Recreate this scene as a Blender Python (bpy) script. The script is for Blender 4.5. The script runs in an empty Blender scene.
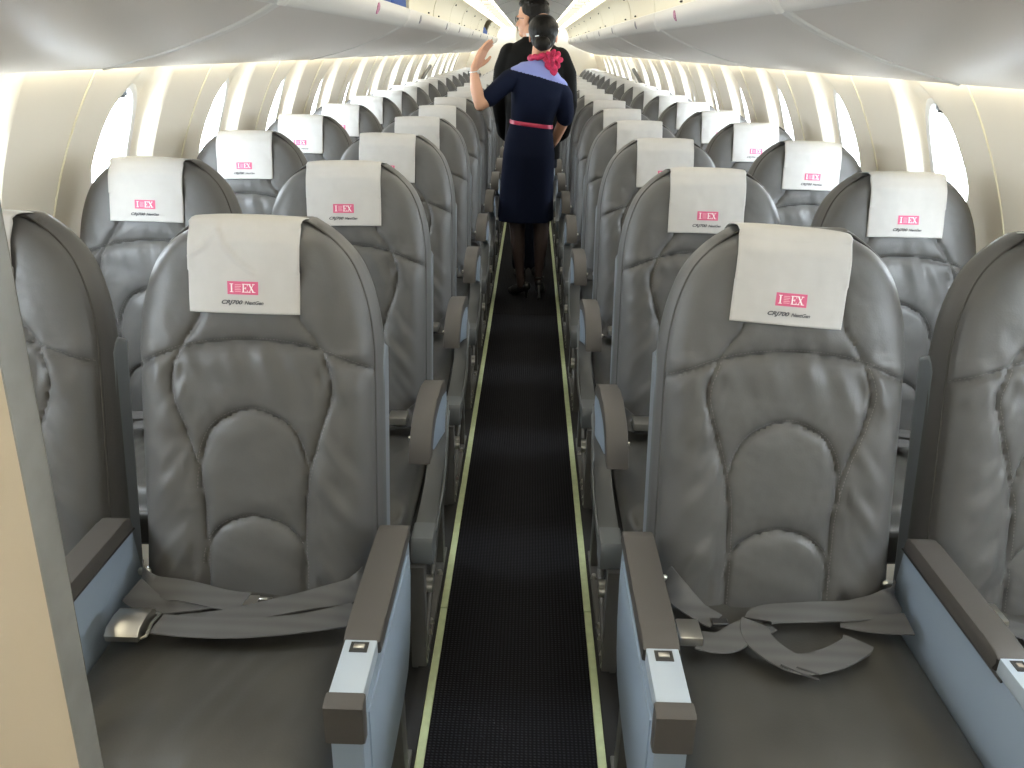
import bpy, bmesh, math, random
from mathutils import Vector, Matrix, Euler, noise
PI = math.pi
sc = bpy.context.scene
col = sc.collection
random.seed(7)

# ------------------------------------------------------------------ camera
CX, CH, FPX, PITCH, YAW, ROLL = .0111, 1.4228, 828.0, .3842, .017, -.0175
Rz = Matrix.Rotation(YAW, 3, 'Z')
Rx = Matrix.Rotation(-PITCH, 3, 'X')
Ry = Matrix.Rotation(ROLL, 3, 'Y')
RC = Rz @ Rx @ Ry
cam_data = bpy.data.cameras.new('camera')
cam_data.sensor_width = 36
cam_data.lens = FPX / 1024 * 36
cam_data.clip_start = .02
cam = bpy.data.objects.new('camera', cam_data)
col.objects.link(cam)
c0, c1, c2 = RC.col[0], RC.col[1], RC.col[2]
cam.matrix_world = Matrix(((c0[0], c2[0], -c1[0], CX), (c0[1], c2[1], -c1[1], 0),
                           (c0[2], c2[2], -c1[2], CH), (0, 0, 0, 1)))
sc.camera = cam

# ------------------------------------------------------------------ world, light, exposure
sc.view_settings.view_transform = 'Standard'
sc.view_settings.look = 'None'
sc.view_settings.gamma = 1
sc.view_settings.use_curve_mapping = False
sc.view_settings.exposure = 0.0
world = bpy.data.worlds.new('World')
sc.world = world
world.use_nodes = True
wb = world.node_tree.nodes['Background']
wb.inputs[0].default_value = (.84, .93, 1, 1)
wb.inputs[1].default_value = 54.0
COVE_E = 5.0
WASH_E = 16.0
FRONT_W = 2.0
try:
    sc.cycles.max_bounces = 8
    sc.cycles.diffuse_bounces = 5
    sc.cycles.glossy_bounces = 3
    sc.cycles.transparent_max_bounces = 8
    sc.cycles.caustics_reflective = False
    sc.cycles.caustics_refractive = False
    sc.cycles.sample_clamp_indirect = 6
    sc.cycles.use_denoising = True
except Exception:
    pass

def area(name, loc, rot, sx, sy, power, colr, portal=False):
    ld = bpy.data.lights.new(name, 'AREA')
    ld.shape = 'RECTANGLE'
    ld.size, ld.size_y = sx, sy
    ld.energy = power
    ld.color = colr
    if portal:
        ld.cycles.is_portal = True
    o = bpy.data.objects.new(name, ld)
    o.location = loc
    o.rotation_euler = rot
    col.objects.link(o)
    return o
# daylight and galley lamps of the entrance behind the camera
area('entrance_daylight', (-.95, -.75, 1.05), (PI/2, 0, -PI/2), .7, 1.6, FRONT_W, (.86, .93, 1))
area('galley_lamp', (0, -.45, 1.84), (0, 0, 0), 1.2, .35, 1.8, (1, .95, .86))

# ------------------------------------------------------------------ dimensions
RAD, ZC = 1.30, .72
PITCH_ROW = .787
YB = 1.30                       # back base of the first row
XA, XW = .4854, 1.0008
NROW = {-1: 17, 1: 18}
Y_END, Y_FRONT = 16.6, -1.15
BAY, BAY0 = .85, 1.975
TH = math.radians(12.5)

# ------------------------------------------------------------------ materials
def mat(name, rgb, rough=.5, metal=0, spec=.5, bump=None, noise_col=None, coat=0):
    m = bpy.data.materials.new(name)
    m.use_nodes = True
    nt = m.node_tree
    b = nt.nodes['Principled BSDF']
    b.inputs['Base Color'].default_value = (*rgb, 1)
    b.inputs['Roughness'].default_value = rough
    b.inputs['Metallic'].default_value = metal
    b.inputs['Specular IOR Level'].default_value = spec
    b.inputs['Coat Weight'].default_value = coat
    tc = None
    if bump or noise_col:
        tc = nt.nodes.new('ShaderNodeTexCoord')
    if bump:
        scale, strength, dist = bump
        n = nt.nodes.new('ShaderNodeTexNoise')
        n.inputs['Scale'].default_value = scale
        n.inputs['Detail'].default_value = 4
        bp = nt.nodes.new('ShaderNodeBump')
        bp.inputs['Strength'].default_value = strength
        bp.inputs['Distance'].default_value = dist
        nt.links.new(tc.outputs['Object'], n.inputs['Vector'])
        nt.links.new(n.outputs['Fac'], bp.inputs['Height'])
        nt.links.new(bp.outputs['Normal'], b.inputs['Normal'])
    if noise_col:
        scale, amt = noise_col
        n = nt.nodes.new('ShaderNodeTexNoise')
        n.inputs['Scale'].default_value = scale
        n.inputs['Detail'].default_value = 3
        r = nt.nodes.new('ShaderNodeMapRange')
        r.inputs[1].default_value = .3
        r.inputs[2].default_value = .7
        r.inputs[3].default_value = 1 - amt
        r.inputs[4].default_value = 1 + amt
        mx = nt.nodes.new('ShaderNodeVectorMath')
        mx.operation = 'SCALE'
        mx.inputs[0].default_value = rgb
        nt.links.new(tc.outputs['Object'], n.inputs['Vector'])
        nt.links.new(n.outputs['Fac'], r.inputs[0])
        nt.links.new(r.outputs[0], mx.inputs['Scale'])
        nt.links.new(mx.outputs[0], b.inputs['Base Color'])
    return m

def emis(name, rgb, e):
    m = bpy.data.materials.new(name)
    m.use_nodes = True
    nt = m.node_tree
    for n in list(nt.nodes):
        if n.type == 'BSDF_PRINCIPLED':
            nt.nodes.remove(n)
    em = nt.nodes.new('ShaderNodeEmission')
    em.inputs[0].default_value = (*rgb, 1)
    em.inputs[1].default_value = e
    nt.links.new(em.outputs[0], nt.nodes['Material Output'].inputs[0])
    return m

M = {}
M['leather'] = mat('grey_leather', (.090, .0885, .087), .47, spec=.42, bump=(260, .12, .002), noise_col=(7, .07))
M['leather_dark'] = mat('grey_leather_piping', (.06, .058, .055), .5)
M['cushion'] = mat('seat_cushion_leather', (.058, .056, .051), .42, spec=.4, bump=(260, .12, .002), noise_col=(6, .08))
M['shell'] = mat('blue_grey_plastic', (.165, .182, .20), .4, bump=(500, .1, .001))
M['shroud'] = mat('mid_grey_plastic', (.118, .127, .136), .38)
M['panel'] = mat('pale_blue_panel', (.27, .335, .42), .45, bump=(420, .15, .001))
M['panel_light'] = mat('pale_plate', (.40, .46, .53), .35)
M['armpad'] = mat('brown_grey_armrest', (.066, .060, .056), .55, bump=(500, .25, .001))
M['belt'] = mat('belt_webbing', (.085, .083, .082), .6, bump=(900, .3, .001))
M['metal'] = mat('brushed_metal', (.62, .61, .58), .32, 1)
M['darkmetal'] = mat('dark_metal', (.06, .06, .062), .45, .6)
M['legmetal'] = mat('leg_metal', (.13, .13, .13), .5, .3)
M['cover'] = mat('white_paper_cover', (.50, .49, .475), .85, bump=(60, .12, .002), noise_col=(28, .03))
M['pink'] = mat('pink_print', (.62, .11, .22), .7)
M['pinkpale'] = mat('pale_pink_print', (.78, .38, .45), .7)
M['print_white'] = mat('white_print', (.85, .80, .80), .7)
M['print_black'] = mat('dark_print', (.07, .07, .08), .7)
M['wall'] = mat('cream_wall', (.85, .79, .68), .5, bump=(300, .08, .001))
M['seam'] = mat('wall_joint', (.80, .76, .60), .5)
M['winframe'] = mat('window_frame', (.80, .79, .76), .35)
M['bin'] = mat('bin_plastic', (.58, .525, .465), .33, bump=(350, .06, .001))
M['binlip'] = mat('bin_lip', (.64, .61, .56), .35)
M['bindoor'] = mat('bin_door', (.72, .67, .52), .42)
M['bindark'] = mat('dark_slot', (.03, .03, .03), .6)
M['ceil'] = mat('ceiling_grey', (.50, .48, .44), .5)
M['blue'] = mat('blue_blanket', (.02, .06, .22), .8, bump=(40, .5, .01))
M['sticker1'] = mat('purple_sticker', (.42, .15, .24), .5, noise_col=(160, .6))
M['sticker2'] = mat('grey_sticker', (.27, .26, .28), .5, noise_col=(160, .3))
M['floor'] = mat('dark_floor', (.012, .012, .013), .8)
M['strip'] = mat('pale_green_strip', (.52, .60, .36), .5, noise_col=(40, .08))
M['cream'] = mat('cream_partition', (.60, .51, .385), .6, bump=(300, .15, .001))
M['trim'] = mat('grey_edge_trim', (.235, .23, .215), .45, .2, noise_col=(30, .1))
M['cove'] = emis('cove_lamp', (1, .93, .74), COVE_E)
M['wash'] = emis('wash_lamp', (1, .92, .68), WASH_E)
M['skin'] = mat('skin', (.62, .34, .22), .5)
M['skin_m'] = mat('skin_man', (.55, .29, .18), .5)
M['hair'] = mat('black_hair', (.008, .007, .006), .5, spec=.2, bump=(120, .5, .004))
M['navy'] = mat('navy_cloth', (.006, .009, .024), .85, spec=.1, bump=(200, .2, .001))
M['yoke'] = mat('periwinkle_cloth', (.21, .25, .56), .75)
M['red'] = mat('pink_red_silk', (.50, .02, .085), .7, noise_col=(45, .5))
M['beltred'] = mat('red_leather', (.50, .04, .10), .35)
M['suit'] = mat('black_suit', (.006, .006, .006), .8, spec=.12)
M['trousers'] = mat('dark_blue_trousers', (.010, .014, .026), .8, spec=.15)
M['stocking'] = mat('sheer_stocking', (.045, .028, .024), .55)
M['shoe'] = mat('black_shoe', (.008, .008, .008), .35)
M['white'] = mat('white_shirt', (.7, .7, .7), .7)

# lengthwise sheen stripes of the belt webbing, painted into its base colour
nt = M['belt'].node_tree
wv = nt.nodes.new('ShaderNodeTexWave'); wv.bands_direction = 'Y'
wv.inputs['Scale'].default_value = 11; wv.inputs['Distortion'].default_value = 0
tc = nt.nodes.new('ShaderNodeTexCoord')
rp = nt.nodes.new('ShaderNodeValToRGB')
rp.color_ramp.elements[0].color = (.078, .077, .078, 1)
rp.color_ramp.elements[1].color = (.096, .095, .095, 1)
nt.links.new(tc.outputs['Object'], wv.inputs['Vector'])
nt.links.new(wv.outputs['Fac'], rp.inputs[0])
nt.links.new(rp.outputs[0], nt.nodes['Principled BSDF'].inputs['Base Color'])

# ribbed dark aisle carpet
m = M['carpet'] = mat('aisle_carpet', (.012, .012, .015), .9)
nt = m.node_tree
tc = nt.nodes.new('ShaderNodeTexCoord')
mp = nt.nodes.new('ShaderNodeMapping')
wv = nt.nodes.new('ShaderNodeTexWave')
wv.bands_direction = 'X'
wv.inputs['Scale'].default_value = 34
wv.inputs['Distortion'].default_value = .6
wv.inputs['Detail'].default_value = 2
wv2 = nt.nodes.new('ShaderNodeTexWave')
wv2.bands_direction = 'Y'
wv2.inputs['Scale'].default_value = 40
mul = nt.nodes.new('ShaderNodeMath'); mul.operation = 'MULTIPLY'
rp = nt.nodes.new('ShaderNodeValToRGB')
rp.color_ramp.elements[0].color = (.0035, .0035, .0045, 1)
rp.color_ramp.elements[1].color = (.024, .024, .031, 1)
bp = nt.nodes.new('ShaderNodeBump')
bp.inputs['Strength'].default_value = .6
bp.inputs['Distance'].default_value = .003
nt.links.new(tc.outputs['Object'], wv.inputs['Vector'])
nt.links.new(tc.outputs['Object'], wv2.inputs['Vector'])
nt.links.new(wv.outputs['Fac'], mul.inputs[0])
nt.links.new(wv2.outputs['Fac'], mul.inputs[1])
nt.links.new(mul.outputs[0], rp.inputs[0])
nt.links.new(mul.outputs[0], bp.inputs['Height'])
nt.nodes['Principled BSDF'].inputs['Specular IOR Level'].default_value = .15
nt.links.new(rp.outputs[0], nt.nodes['Principled BSDF'].inputs['Base Color'])
nt.links.new(bp.outputs[0], nt.nodes['Principled BSDF'].inputs['Normal'])

# window pane: clear with a faint reflection
m = bpy.data.materials.new('window_pane')
m.use_nodes = True
nt = m.node_tree
nt.nodes.remove(nt.nodes['Principled BSDF'])
tr = nt.nodes.new('ShaderNodeBsdfTransparent')
tr.inputs[0].default_value = (.93, .95, .97, 1)
gl = nt.nodes.new('ShaderNodeBsdfGlossy')
gl.inputs['Roughness'].default_value = .05
mx = nt.nodes.new('ShaderNodeMixShader')
mx.inputs[0].default_value = .06
nt.links.new(tr.outputs[0], mx.inputs[1])
nt.links.new(gl.outputs[0], mx.inputs[2])
nt.links.new(mx.outputs[0], nt.nodes['Material Output'].inputs[0])
M['pane'] = m

# ------------------------------------------------------------------ helpers
def tag(o, label=None, cat=None, group=None, kind=None):
    if label: o['label'] = label
    if cat: o['category'] = cat
    if group: o['group'] = group
    if kind: o['kind'] = kind
    return o

def empty(name, loc=(0, 0, 0), label=None, cat=None, group=None, kind=None):
    o = bpy.data.objects.new(name, None)
    o.empty_display_size = .1
    o.location = loc
    col.objects.link(o)
    return tag(o, label, cat, group, kind)

def link(name, me, material=None, parent=None, smooth=True, angle=40):
    if material is not None:
        ms = material if isinstance(material, (list, tuple)) else [material]
        for x in ms:
            me.materials.append(x)
    if smooth:
        me.shade_smooth()
        me.set_sharp_from_angle(angle=math.radians(angle))
    o = bpy.data.objects.new(name, me)
    col.objects.link(o)
    if parent is not None:
        o.parent = parent
    return o

def from_bm(name, bm, material=None, parent=None, smooth=True, angle=40):
    bmesh.ops.recalc_face_normals(bm, faces=bm.faces)
    me = bpy.data.meshes.new(name)
    bm.to_mesh(me)
    bm.free()
    return link(name, me, material, parent, smooth, angle)

def from_data(name, v, f, material=None, parent=None, smooth=True, angle=40, recalc=False):
    me = bpy.data.meshes.new(name)
    me.from_pydata([tuple(p) for p in v], [], f)
    me.update()
    if recalc:
        bm = bmesh.new(); bm.from_mesh(me)
        bmesh.ops.recalc_face_normals(bm, faces=bm.faces)
        bm.to_mesh(me); bm.free()
    return link(name, me, material, parent, smooth, angle)

def add_box(bm, x0, x1, y0, y1, z0, z1, bev=0, seg=2):
    r = bmesh.ops.create_cube(bm, size=1)
    vs = r['verts']
    for v in vs:
        v.co = Vector(((x0+x1)/2 + v.co.x*(x1-x0), (y0+y1)/2 + v.co.y*(y1-y0), (z0+z1)/2 + v.co.z*(z1-z0)))
    if bev:
        es = list({e for v in vs for e in v.link_edges})
        bmesh.ops.bevel(bm, geom=es, offset=bev, segments=seg, affect='EDGES', profile=.6)

def box(name, x0, x1, y0, y1, z0, z1, material, parent=None, bev=0, seg=2):
    bm = bmesh.new()
    add_box(bm, x0, x1, y0, y1, z0, z1, bev, seg)
    return from_bm(name, bm, material, parent)

def add_prism(bm, pts, x0, x1, bev=0, seg=2):
    """pts (y,z) outline extruded along x"""
    va = [bm.verts.new((x0, p[0], p[1])) for p in pts]
    vb = [bm.verts.new((x1, p[0], p[1])) for p in pts]
    n = len(pts)
    f0 = bm.faces.new(va); f1 = bm.faces.new(vb[::-1])
    for i in range(n):
        bm.faces.new((va[i], vb[i], vb[(i+1) % n], va[(i+1) % n]))
    if bev:
        es = list(f0.edges) + list(f1.edges)
        bmesh.ops.bevel(bm, geom=es, offset=bev, segments=seg, affect='EDGES', profile=.6)

def prism(name, pts, x0, x1, material, parent=None, bev=0, angle=35):
    bm = bmesh.new()
    add_prism(bm, pts, min(x0, x1), max(x0, x1), bev)
    return from_bm(name, bm, material, parent, angle=angle)

def add_tube(bm, pts, r, n=8, closed=False, cap=True):
    pts = [Vector(p) for p in pts]
    rings = []
    N = len(pts)
    rr = r if isinstance(r, (list, tuple)) else [r]*N
    prev = None
    for i in range(N):
        a = pts[(i-1) % N] if (closed or i > 0) else pts[i]
        b = pts[(i+1) % N] if (closed or i < N-1) else pts[i]
        t = (b-a).normalized()
        if prev is None:
            u = t.orthogonal().normalized()
        else:
            u = (prev - t*prev.dot(t))
            u = u.normalized() if u.length > 1e-6 else t.orthogonal().normalized()
        prev = u
        w = t.cross(u)
        rings.append([bm.verts.new(pts[i] + (u*math.cos(2*PI*k/n) + w*math.sin(2*PI*k/n))*rr[i]) for k in range(n)])
    for i in range(N if closed else N-1):
        A, B = rings[i], rings[(i+1) % N]
        for k in range(n):
            bm.faces.new((A[k], A[(k+1) % n], B[(k+1) % n], B[k]))
    if cap and not closed:
        bm.faces.new(rings[0][::-1]); bm.faces.new(rings[-1])

def tube(name, pts, r, material, parent=None, n=8, closed=False):
    bm = bmesh.new()
    add_tube(bm, pts, r, n, closed)
    return from_bm(name, bm, material, parent, angle=60)

def add_ribbon(bm, pts, wid, thick=.0016, side=None):
    """flat strap through pts; wid = width, side = list of side vectors"""
    pts = [Vector(p) for p in pts]
    # smooth the path
    P, S = [], []
    N = len(pts)
    side = [Vector(s) for s in side]
    for i in range(N-1):
        p0, p1, p2, p3 = pts[max(i-1, 0)], pts[i], pts[i+1], pts[min(i+2, N-1)]
        for k in range(8):
            t = k/8
            P.append(.5*((2*p1) + (p2-p0)*t + (2*p0-5*p1+4*p2-p3)*t*t + (3*p1-p0-3*p2+p3)*t**3))
            S.append(side[i].lerp(side[i+1], t).normalized())
    P.append(pts[-1]); S.append(side[-1].normalized())
    wid *= 1.13
    rings = []
    for i in range(len(P)):
        t = (P[min(i+1, len(P)-1)] - P[max(i-1, 0)]).normalized()
        s = (S[i] - t*S[i].dot(t)).normalized()
        nn = t.cross(s)
        if nn.z < 0: nn = -nn
        a = P[i]
        rings.append([bm.verts.new(a + s*wid/2*e1 + nn*thick*e2) for e1, e2 in
                      ((-1, -.6), (-.97, .6), (-.5, .9), (.5, .9), (.97, .6), (1, -.6), (.5, -1), (-.5, -1))])
    n = 8
    for A, B in zip(rings, rings[1:]):
        for k in range(n):
            bm.faces.new((A[k], A[(k+1) % n], B[(k+1) % n], B[k]))
    bm.faces.new(rings[0][::-1]); bm.faces.new(rings[-1])

def ribbon(name, pts, wid, side, material, parent=None):
    bm = bmesh.new()
    add_ribbon(bm, pts, wid, .0016, side)
    return from_bm(name, bm, material, parent, angle=60)

def interp(tab, x):
    if x <= tab[0][0]: return tab[0][1]
    for (a, va), (b, vb) in zip(tab, tab[1:]):
        if x <= b:
            t = (x-a)/(b-a)
            return va + (vb-va)*t
    return tab[-1][1]

def spline(tab, x):
    """Catmull-Rom style smooth table"""
    n = len(tab)
    if x <= tab[0][0]: return tab[0][1]
    if x >= tab[-1][0]: return tab[-1][1]
    for i in range(n-1):
        if x <= tab[i+1][0]:
            break
    def sl(j):
        if j == 0: return (tab[1][1]-tab[0][1])/(tab[1][0]-tab[0][0])
        if j == n-1: return (tab[-1][1]-tab[-2][1])/(tab[-1][0]-tab[-2][0])
        return (tab[j+1][1]-tab[j-1][1])/(tab[j+1][0]-tab[j-1][0])
    x0, y0 = tab[i]; x1, y1 = tab[i+1]
    h = x1-x0; t = (x-x0)/h
    m0, m1 = sl(i)*h, sl(i+1)*h
    return (2*t**3-3*t*t+1)*y0 + (t**3-2*t*t+t)*m0 + (-2*t**3+3*t*t)*y1 + (t**3-t*t)*m1

def sstep(a, b, x):
    t = min(1, max(0, (x-a)/(b-a)))
    return t*t*(3-2*t)

def seg_dist(px, py, poly):
    best = 9
    for (ax, ay), (bx, by) in zip(poly, poly[1:]):
        dx, dy = bx-ax, by-ay
        t = ((px-ax)*dx + (py-ay)*dy)/(dx*dx+dy*dy+1e-12)
        t = min(1, max(0, t))
        d = math.hypot(px-ax-t*dx, py-ay-t*dy)
        if d < best: best = d
    return best

def copy_tree(o, parent=None):
    c = o.copy()
    col.objects.link(c)
    if parent is not None:
        c.parent = parent
    for ch in list(o.children):
        copy_tree(ch, c)
    return c

# ------------------------------------------------------------------ the setting
def S(side, y, z, dep=0):
    """point on the curved side wall (side -1 left, +1 right) at height z, dep outward"""
    s = (z-ZC)/RAD
    s = max(-.999, min(.999, s))
    a = math.asin(s)
    return Vector((side*(RAD+dep)*math.cos(a), y, ZC+(RAD+dep)*math.sin(a)))

WHW, WHH, WZC = .118, .165, 1.112     # window half width, half height, centre height
NBAY = {-1: 16, 1: 17}
YNEAR = [(.6, -.42), (1.08, -.42), (1.16, -.40), (1.24, -.365), (1.30, -.30), (1.345, -.24), (1.40, -.21)]
def bay_depth(t, z):
    """t = y - far ridge of the bay (negative toward the front)"""
    if t > 0 or t < -.5: return 0
    D = .06*sstep(.62, .80, z)*(1-.45*sstep(1.24, 1.36, z))
    yn = spline(YNEAR, z)
    return D*sstep(0, -.055, t)*sstep(yn, yn+.07, t)

def in_win(t, z, grow=0):
    u = abs((t+.190)/(WHW+grow)); w = abs((z-WZC)/(WHH+grow))
    return u**2.6 + w**2.6 < 1

def build_wall(side, name):
    v, f = [], []
    zs = [.0]
    ang0 = math.asin((0-ZC)/RAD)
    ang1 = math.asin((1.375-ZC)/RAD)
    na = 84
    zz = [ZC+RAD*math.sin(ang0+(ang1-ang0)*i/na) for i in range(na+1)]
    ys = []
    yy = Y_FRONT
    ridges = [BAY0+BAY*(k-1) for k in range(NBAY[side])]
    nb = len(ridges)
    # dense samples around every bay
    pts = set([Y_FRONT, Y_END])
    y = Y_FRONT
    while y < Y_END:
        pts.add(round(y, 4)); y += .2
    for r in ridges:
        for k in range(0, 45):
            pts.add(round(r - .44 + k*.0102, 4))
        pts.add(round(r+.0005, 4)); pts.add(round(r+.012, 4))
    ys = sorted(pts)
    def bay(y):
        for r in ridges:
            if r-.5 <= y <= r+.001: return y-r
        return None
    idx = {}
    for i, y in enumerate(ys):
        t = bay(y)
        for j, z in enumerate(zz):
            dep = bay_depth(t, z) if t is not None else 0
            v.append(S(side, y, z, dep))
    nz = len(zz)
    for i in range(len(ys)-1):
        ym = (ys[i]+ys[i+1])/2
        t = bay(ym)
        for j in range(nz-1):
            zm = (zz[j]+zz[j+1])/2
            if t is not None and in_win(t, zm, .002): continue
            q = (i*nz+j, (i+1)*nz+j, (i+1)*nz+j+1, i*nz+j+1)
            f.append(q if side < 0 else q[::-1])
    o = from_data(name, v, f, M['wall'], angle=30)
    tag(o, kind='structure')
    return ridges

nwin = 0
WINLAB = []
for side, nm in ((-1, 'wall_left'), (1, 'wall_right')):
    ridges = build_wall(side, nm)
    for k, r in enumerate(ridges):
        nwin += 1
        yc = r-.190
        # frame ring
        bm = bmesh.new()
        n = 40
        rings = []
        for grow, dep in ((.018, .0585), (.016, .053), (.004, .050), (-.006, .055), (-.010, .085), (-.011, .10)):
            ring = []
            for q in range(n):
                a = 2*PI*q/n
                cu, su = math.cos(a), math.sin(a)
                e = 2/2.6
                t = math.copysign(abs(cu)**e, cu)*(WHW+grow)
                w = math.copysign(abs(su)**e, su)*(WHH+grow)
                ring.append(bm.verts.new(S(side, yc+t, WZC+w, dep)))
            rings.append(ring)
        for A, B in zip(rings, rings[1:]):
            for q in range(n):
                bm.faces.new((A[q], A[(q+1) % n], B[(q+1) % n], B[q]))
        fr = from_bm('window_%d' % nwin, bm, M['winframe'], angle=50)
        tag(fr, kind='structure')
        # pane
        def patch(z0, z1, dep, grow, rows=8):
            v, f = [], []
            for j in range(rows+1):
                z = z0+(z1-z0)*j/rows
                w = abs((z-WZC)/(WHH+grow))
                hw = (WHW+grow)*max(0, 1-w**2.6)**(1/2.6)
                for i in range(5):
                    v.append(S(side, yc+hw*(i/2-1), z, dep))
            for j in range(rows):
                for i in range(4):
                    f.append((j*5+i, j*5+i+1, (j+1)*5+i+1, (j+1)*5+i))
            return v, f
        v, f = patch(WZC-WHH+.004, WZC+WHH-.004, .088, -.002, 14)
        from_data('pane', v, f, M['pane'], fr)
        v, f = patch(WZC+WHH-.036, WZC+WHH-.002, .070, -.002, 5)
        from_data('window_shade', v, f, M['shroud'], fr)
        bm = bmesh.new()
        add_tube(bm, [S(side, yc-.055+.11*q/6, WZC+WHH-.037, .068) for q in range(7)], .004, 6)
        from_bm('shade_handle', bm, M['darkmetal'], fr)
        # portal so the sky light finds its way in
        if yc > -.5:
            p = S(side, yc, WZC, .13)
            area('window_light', p, (PI/2 + 0, 0, side*PI/2), .26, .36, 1, (1, 1, 1), portal=True).rotation_euler = (PI/2, 0, side*PI/2)
    # joints between the wall panels
    for k in range(len(ridges)+1):
        y = BAY0+BAY*(k-1)-.53
        bm = bmesh.new()
        pts = [S(side, y-.16*sstep(1.33, .75, .6+.755*q/16)*0 - (1.355-(.6+.755*q/16))*.22, .6+.755*q/16, -.001) for q in range(17)]
        add_tube(bm, pts, .0028, 6)
        o = from_bm('trim_%d' % (k+1+(100 if side > 0 else 0)), bm, M['seam'])
        tag(o, kind='structure')

# emergency exits half way down the cabin: a proud hatch edge and a handle housing
for s, yy in ((-1, 10.0), (1, 10.0)):
    bm = bmesh.new()
    ctr = S(s, yy+.25, 1.30)
    pts = [(-.10, -.055), (.10, -.055), (.13, .035), (-.06, .06)]
    A = [bm.verts.new(S(s, yy+.25+a, 1.29+b, .0)) for a, b in pts]
    B = [bm.verts.new(S(s, yy+.25+a*.9, 1.29+b*.9, -.06)) for a, b in pts]
    bm.faces.new(A); bm.faces.new(B[::-1])
    for i in range(4): bm.faces.new((A[i], A[(i+1) % 4], B[(i+1) % 4], B[i]))
    root = from_bm('exit_handle_cover', bm, M['winframe'])
    tag(root, 'white emergency exit handle cover on the %s cabin wall, far down the cabin' % ('left' if s < 0 else 'right'), 'handle cover')
    bm = bmesh.new(); add_tube(bm, [S(s, yy+.22-.55*q/8, 1.26-.20*q/8, -.028) for q in range(9)], .020, 6)
    from_bm('pull_strap', bm, M['legmetal'], root)

# floor
o = box('floor', -1.25, 1.25, Y_FRONT, Y_END, -.06, -.004, M['floor']); tag(o, kind='structure')
for k, (ya, yb) in enumerate(((Y_FRONT+.02, 4.60), (4.605, 10.2), (10.205, Y_END-.02))):
    bm = bmesh.new(); add_box(bm, -.186, .186, ya, yb, -.006, .0, .001, 1)
    o = from_bm('aisle_carpet', bm, M['carpet'])
    tag(o, ('dark ribbed aisle carpet, nearest piece in front of the flight attendant',
            'dark aisle carpet piece under the feet of the two people',
            'dark aisle carpet piece at the far end of the cabin')[k], 'carpet')
for s in (-1, 1):
    bm = bmesh.new()
    ya = Y_FRONT+.02
    while ya < Y_END-.1:
        yb = min(ya+3.0, Y_END-.02)
        add_box(bm, s*.1965-.0095, s*.1965+.0095, ya, yb-.003, -.005, .002, .001, 1)
        ya = yb
    o = from_bm('floor_path_strip', bm, M['strip'])
    tag(o, 'pale green glow strip along the %s edge of the aisle carpet' % ('left' if s < 0 else 'right'), 'floor strip')
    o = box('trim_%d' % (210+s), min(s*.207, s*.236), max(s*.207, s*.236), Y_FRONT+.02, Y_END-.02, -.005, .004, M['floor'])
    tag(o, kind='structure')

# end wall with its doorway, and the wall behind the camera
def cabin_outline(n=40, inset=0):
    pts = []
    a0 = math.asin((0-ZC)/RAD)
    for i in range(n+1):
        a = a0 + (PI-2*a0)*i/n
        pts.append(((RAD+.12-inset)*math.cos(a), min(1.96, ZC+(RAD+.12-inset)*math.sin(a))))
    return pts
def bulkhead(name, y0, y1, door, material):
    # left part, right part and lintel around a doorway
    bm = bmesh.new()
    for s in (-1, 1):
        pts = [(s*door, -.02), (s*1.10, -.02)]
        for i in range(21):
            a = math.asin((0-ZC)/RAD) + (PI/2+.4)*i/20
            x = (RAD+.11)*math.cos(a)
            if x < door: break
            pts.append((s*x, min(1.97, ZC+(RAD+.11)*math.sin(a))))
        pts.append((s*door, 1.97))
        va = [bm.verts.new((p[0], y0, p[1])) for p in pts]
        vb = [bm.verts.new((p[0], y1, p[1])) for p in pts]
        bm.faces.new(va); bm.faces.new(vb[::-1])
        for i in range(len(pts)):
            j = (i+1) % len(pts)
            bm.faces.new((va[i], vb[i], vb[j], va[j]))
    add_box(bm, -door, door, y0, y1, 1.86, 1.97)
    o = from_bm(name, bm, material); tag(o, kind='structure')
bulkhead('wall_far', Y_END-.03, Y_END+.02, .30, M['winframe'])
o = box('door_1', -.32, .32, Y_END+.02, Y_END+.06, 0, 1.87, M['winframe'], bev=.004); tag(o, kind='structure')
tube('door_handle', [(.22, Y_END+.005, .95), (.22, Y_END+.005, 1.05)], .008, M['metal'], o)
o = box('wall_near', -1.32, 1.32, Y_FRONT-.04, Y_FRONT, -.02, 1.98, M['winframe']); tag(o, kind='structure')

# ceiling: centre panels + cove lamps
v, f = [], []
prof = []
for i in range(17):
    x = -.335+.67*i/16
    prof.append((x, 1.80+.075*(1-(x/.335)**2)))
ysn = [Y_FRONT+(Y_END-Y_FRONT)*k/60 for k in range(61)]
for y in ysn:
    for x, z in prof: v.append((x, y, z))
for k in range(60):
    for i in range(16):
        f.append((k*17+i, k*17+i+1, (k+1)*17+i+1, (k+1)*17+i))
o = from_data('ceiling', v, f, M['ceil'], angle=60); tag(o, kind='structure')
bm = bmesh.new()
y = .4
while y < Y_END:
    add_tube(bm, [(x, y, z+.001) for x, z in prof], .0025, 5)
    y += 2.05
o = from_bm('trim_300', bm, M['trim']); tag(o, kind='structure')
# roof shell above everything
v, f = [], []
for y in (Y_FRONT, Y_END):
    for i in range(25):
        a = math.asin((1.30-ZC)/RAD); a = a+(PI-2*a)*i/24
        v.append(((RAD+.125)*math.cos(a), y, ZC+(RAD+.125)*math.sin(a)))
for i in range(24): f.append((i, i+1, 25+i+1, 25+i))
o = from_data('trim_301', v, f, M['binlip'], angle=60); tag(o, kind='structure')

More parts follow.
